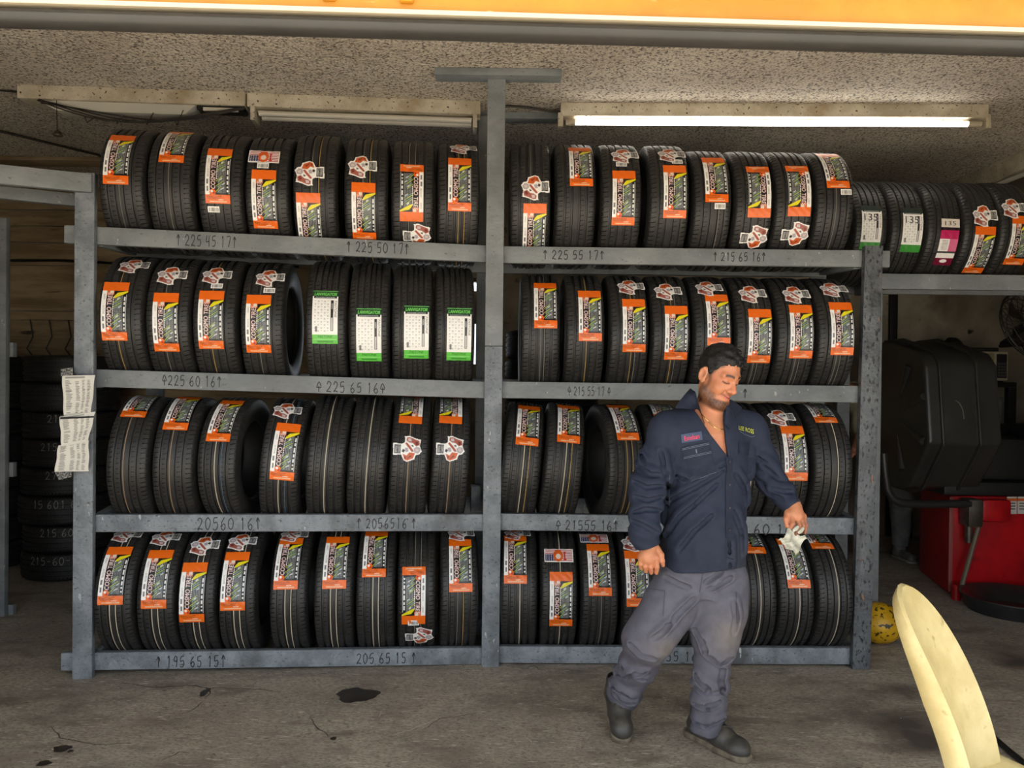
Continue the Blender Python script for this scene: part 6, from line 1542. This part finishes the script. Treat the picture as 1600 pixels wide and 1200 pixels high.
d_ = Vector((tx.x - hx.x, tx.y - hx.y, 0)).normalized()
shoe((hx.x, hx.y, 0.002), (hx.x + d_.x * .22, hx.y + d_.y * .22, 0.002), 0, 0, 'work_shoe')
tx = at(970, 1146, 3.20); shoe((tx.x - .006, 3.385, 0.085), (tx.x, 3.185, 0.012), 0, 0, 'work_shoe')

# ---- cloth held in the hand
def rag():
    n = 22; vs = []; c = [P(1216, 846, 3.03), P(1232, 828, 3.035), P(1259, 840, 3.055), P(1241, 866, 3.03)]
    for j in range(n + 1):
        for i in range(n + 1):
            u, v = i / n, j / n
            p = c[0] * (1 - u) * (1 - v) + c[1] * u * (1 - v) + c[2] * u * v + c[3] * (1 - u) * v
            p = p + np.array([.004 * math.sin(9 * v), .010 * math.sin(7 * u + 4 * v) + .006 * math.sin(13 * v - 5 * u), .005 * math.sin(8 * u + 1) + .004 * math.sin(17 * v)])
            vs.append(p)
    m = MB().add(vs, [(j * (n + 1) + i, j * (n + 1) + i + 1, (j + 1) * (n + 1) + i + 1, (j + 1) * (n + 1) + i) for j in range(n) for i in range(n)], True)
    return m
RAGM = mat('white_rag_cloth', srgb(216, 214, 200), 0.85, col2=srgb(180, 178, 160), scale=25, bump=0.3, bscale=60, spots=[(srgb(120, 150, 70), 9, .66, .72)])
rg = rag().build('rag', RAGM); md = rg.modifiers.new('thick', 'SOLIDIFY'); md.thickness = 0.004
tag(rg, "crumpled white rag pinched in the man's hand", 'rag')
for a, b, dd in (((1239, 829), (1247, 823), 3.032), ((1247, 833), (1255, 825), 3.042)):
    MB().tube([P(*a, dd), (P(*a, dd) + P(*b, dd + .004)) / 2 + np.array([0, -.004, 0]), P(*b, dd + .004)], [.006, .0085, .006], 8).build('rag_fold', RAGM, rg)

# ================================================================== a second worker, mostly hidden behind the rack
p2 = empty('person', (3.05, 6.4, 0), 0, 'second worker in khaki shirt mostly hidden behind the right rack post', 'person')
P2I = Matrix.Translation(-p2.location)
def own2(o, par=None):
    o.parent = par or p2; o.matrix_parent_inverse = P2I if par is None else Matrix.Identity(4); return o
SK2 = mat('tan_skin', srgb(176, 116, 86), 0.5)
KH = mat('khaki_shirt_cloth', srgb(150, 144, 120), 0.85, col2=srgb(126, 120, 98), scale=9, bump=0.3, bscale=40)
GT = mat('faded_grey_trousers', srgb(112, 112, 108), 0.85, col2=srgb(92, 92, 90), scale=9, bump=0.3, bscale=40)
f = Field((2.40, 5.75, .80), (3.45, 6.62, 1.82), .008)
f.ell((2.60, 6.22, 1.60), (.078, .098, .118), .02); f.ell((2.60, 6.15, 1.56), (.06, .06, .09), .03); f.ell((2.59, 6.115, 1.57), (.014, .03, .016), .015)
for sx in (-1, 1): f.ell((2.60 + sx * .082, 6.235, 1.59), (.014, .024, .034), .01)
f.cone((2.64, 6.25, 1.50), (2.82, 6.31, 1.38), .055, .065, .03); f.cone((2.82, 6.32, 1.36), (3.08, 6.45, .98), .11, .11, .05)
f.chain([(2.78, 6.16, 1.33), (2.76, 6.04, 1.10), (2.66, 5.90, 1.00)], [.05, .042, .032], .03); f.cone((2.66, 5.90, 1.00), (2.62, 5.85, .97), .03, .03, .02)
for k in range(4): f.chain([(2.63 - .004 * k, 5.86 + .018 * k - .03, .97), (2.59 - .004 * k, 5.83 + .018 * k - .02, .945), (2.575, 5.83 + .018 * k - .015, .92)], [.011, .010, .0085], .004)
f.cone((2.64, 5.87, .98), (2.62, 5.82, .94), .013, .010, .006)
f.chain([(2.98, 6.42, 1.33), (3.02, 6.32, 1.12), (2.95, 6.26, .98)], [.05, .042, .032], .03)
own2(f.mesh('body', SK2))
f = Field((2.45, 5.75, .84), (3.45, 6.66, 1.52), .008)
f.cone((2.83, 6.33, 1.35), (3.08, 6.45, .96), .145, .165, .06); f.cone((2.79, 6.20, 1.36), (2.97, 6.41, 1.37), .075, .075, .06)
f.chain([(2.785, 6.17, 1.33), (2.765, 6.05, 1.11)], [.075, .068], .04); f.chain([(2.98, 6.42, 1.33), (3.02, 6.33, 1.12)], [.075, .066], .04)
f.cone((2.64, 6.25, 1.52), (2.82, 6.31, 1.40), .066, .075, .0, '-')
X, Y, Z = f.grid(); f.F += (vnoise(X, Y, Z, 40, 6) * .006).astype(np.float32)
own2(f.mesh('khaki_shirt', KH))
f = Field((2.80, 6.2, .06), (3.5, 6.72, 1.02), .008)
f.cone((3.08, 6.45, .98), (3.10, 6.46, .86), .15, .15, .04); f.chain([(3.16, 6.45, .88), (3.27, 6.42, .50), (3.30, 6.50, .13)], [.105, .085, .066], .04); f.chain([(3.03, 6.48, .88), (3.00, 6.44, .48), (3.00, 6.56, .13)], [.105, .085, .066], .04)
X, Y, Z = f.grid(); f.F += (vnoise(X, Y, Z, 36, 16) * .006).astype(np.float32); f.F = np.maximum(f.F, (.115 - Z)).astype(np.float32)
own2(f.mesh('trousers', GT))
for x, y in ((3.30, 6.50), (3.00, 6.56)):
    f = Field((x - .12, y - .30, -.01), (x + .14, y + .14, .20), .006)
    f.cone((x, y + .03, .05), (x + .02, y - .16, .035), .045, .042, .03); f.cone((x, y, .06), (x, y, .14), .045, .05, .03); f.half((0, 0, -1), -.022)
    e = own2(f.mesh('sneaker', mat('grey_suede', srgb(116, 112, 104), 0.8, col2=srgb(88, 84, 78), scale=16)))
    f = Field((x - .12, y - .30, -.01), (x + .14, y + .14, .06), .006); f.cone((x, y + .03, .02), (x + .02, y - .165, .02), .05, .05, .02); f.half((0, 0, 1), .026); f.half((0, 0, -1), -.002)
    own2(f.mesh('sole', mat('pale_sole', srgb(140, 136, 126), 0.7)), e)
    for k in range(4): own2(MB().tube([(x - .03 + .02 * k * .1, y - .03 - .028 * k, .088 - .008 * k), (x + .01, y - .045 - .028 * k, .097 - .008 * k), (x + .045, y - .03 - .028 * k, .086 - .008 * k)], .004, 6).build('lace', mat('dark_lace', srgb(40, 38, 36), 0.8), None), e)
f = Field((2.45, 6.05, 1.5), (2.76, 6.4, 1.8), .008); f.ell((2.60, 6.235, 1.625), (.085, .10, .108), 0); f.half((0, -1, -.5), -6.19 + -.5 * 1.62 + .0, 0.0) if False else None
X, Y, Z = f.grid(); f.F = np.maximum(f.F, (1.62 - .8 * (Y - 6.17) - Z) / 1.28).astype(np.float32)
own2(f.mesh('hair', MATS['black_hair']))
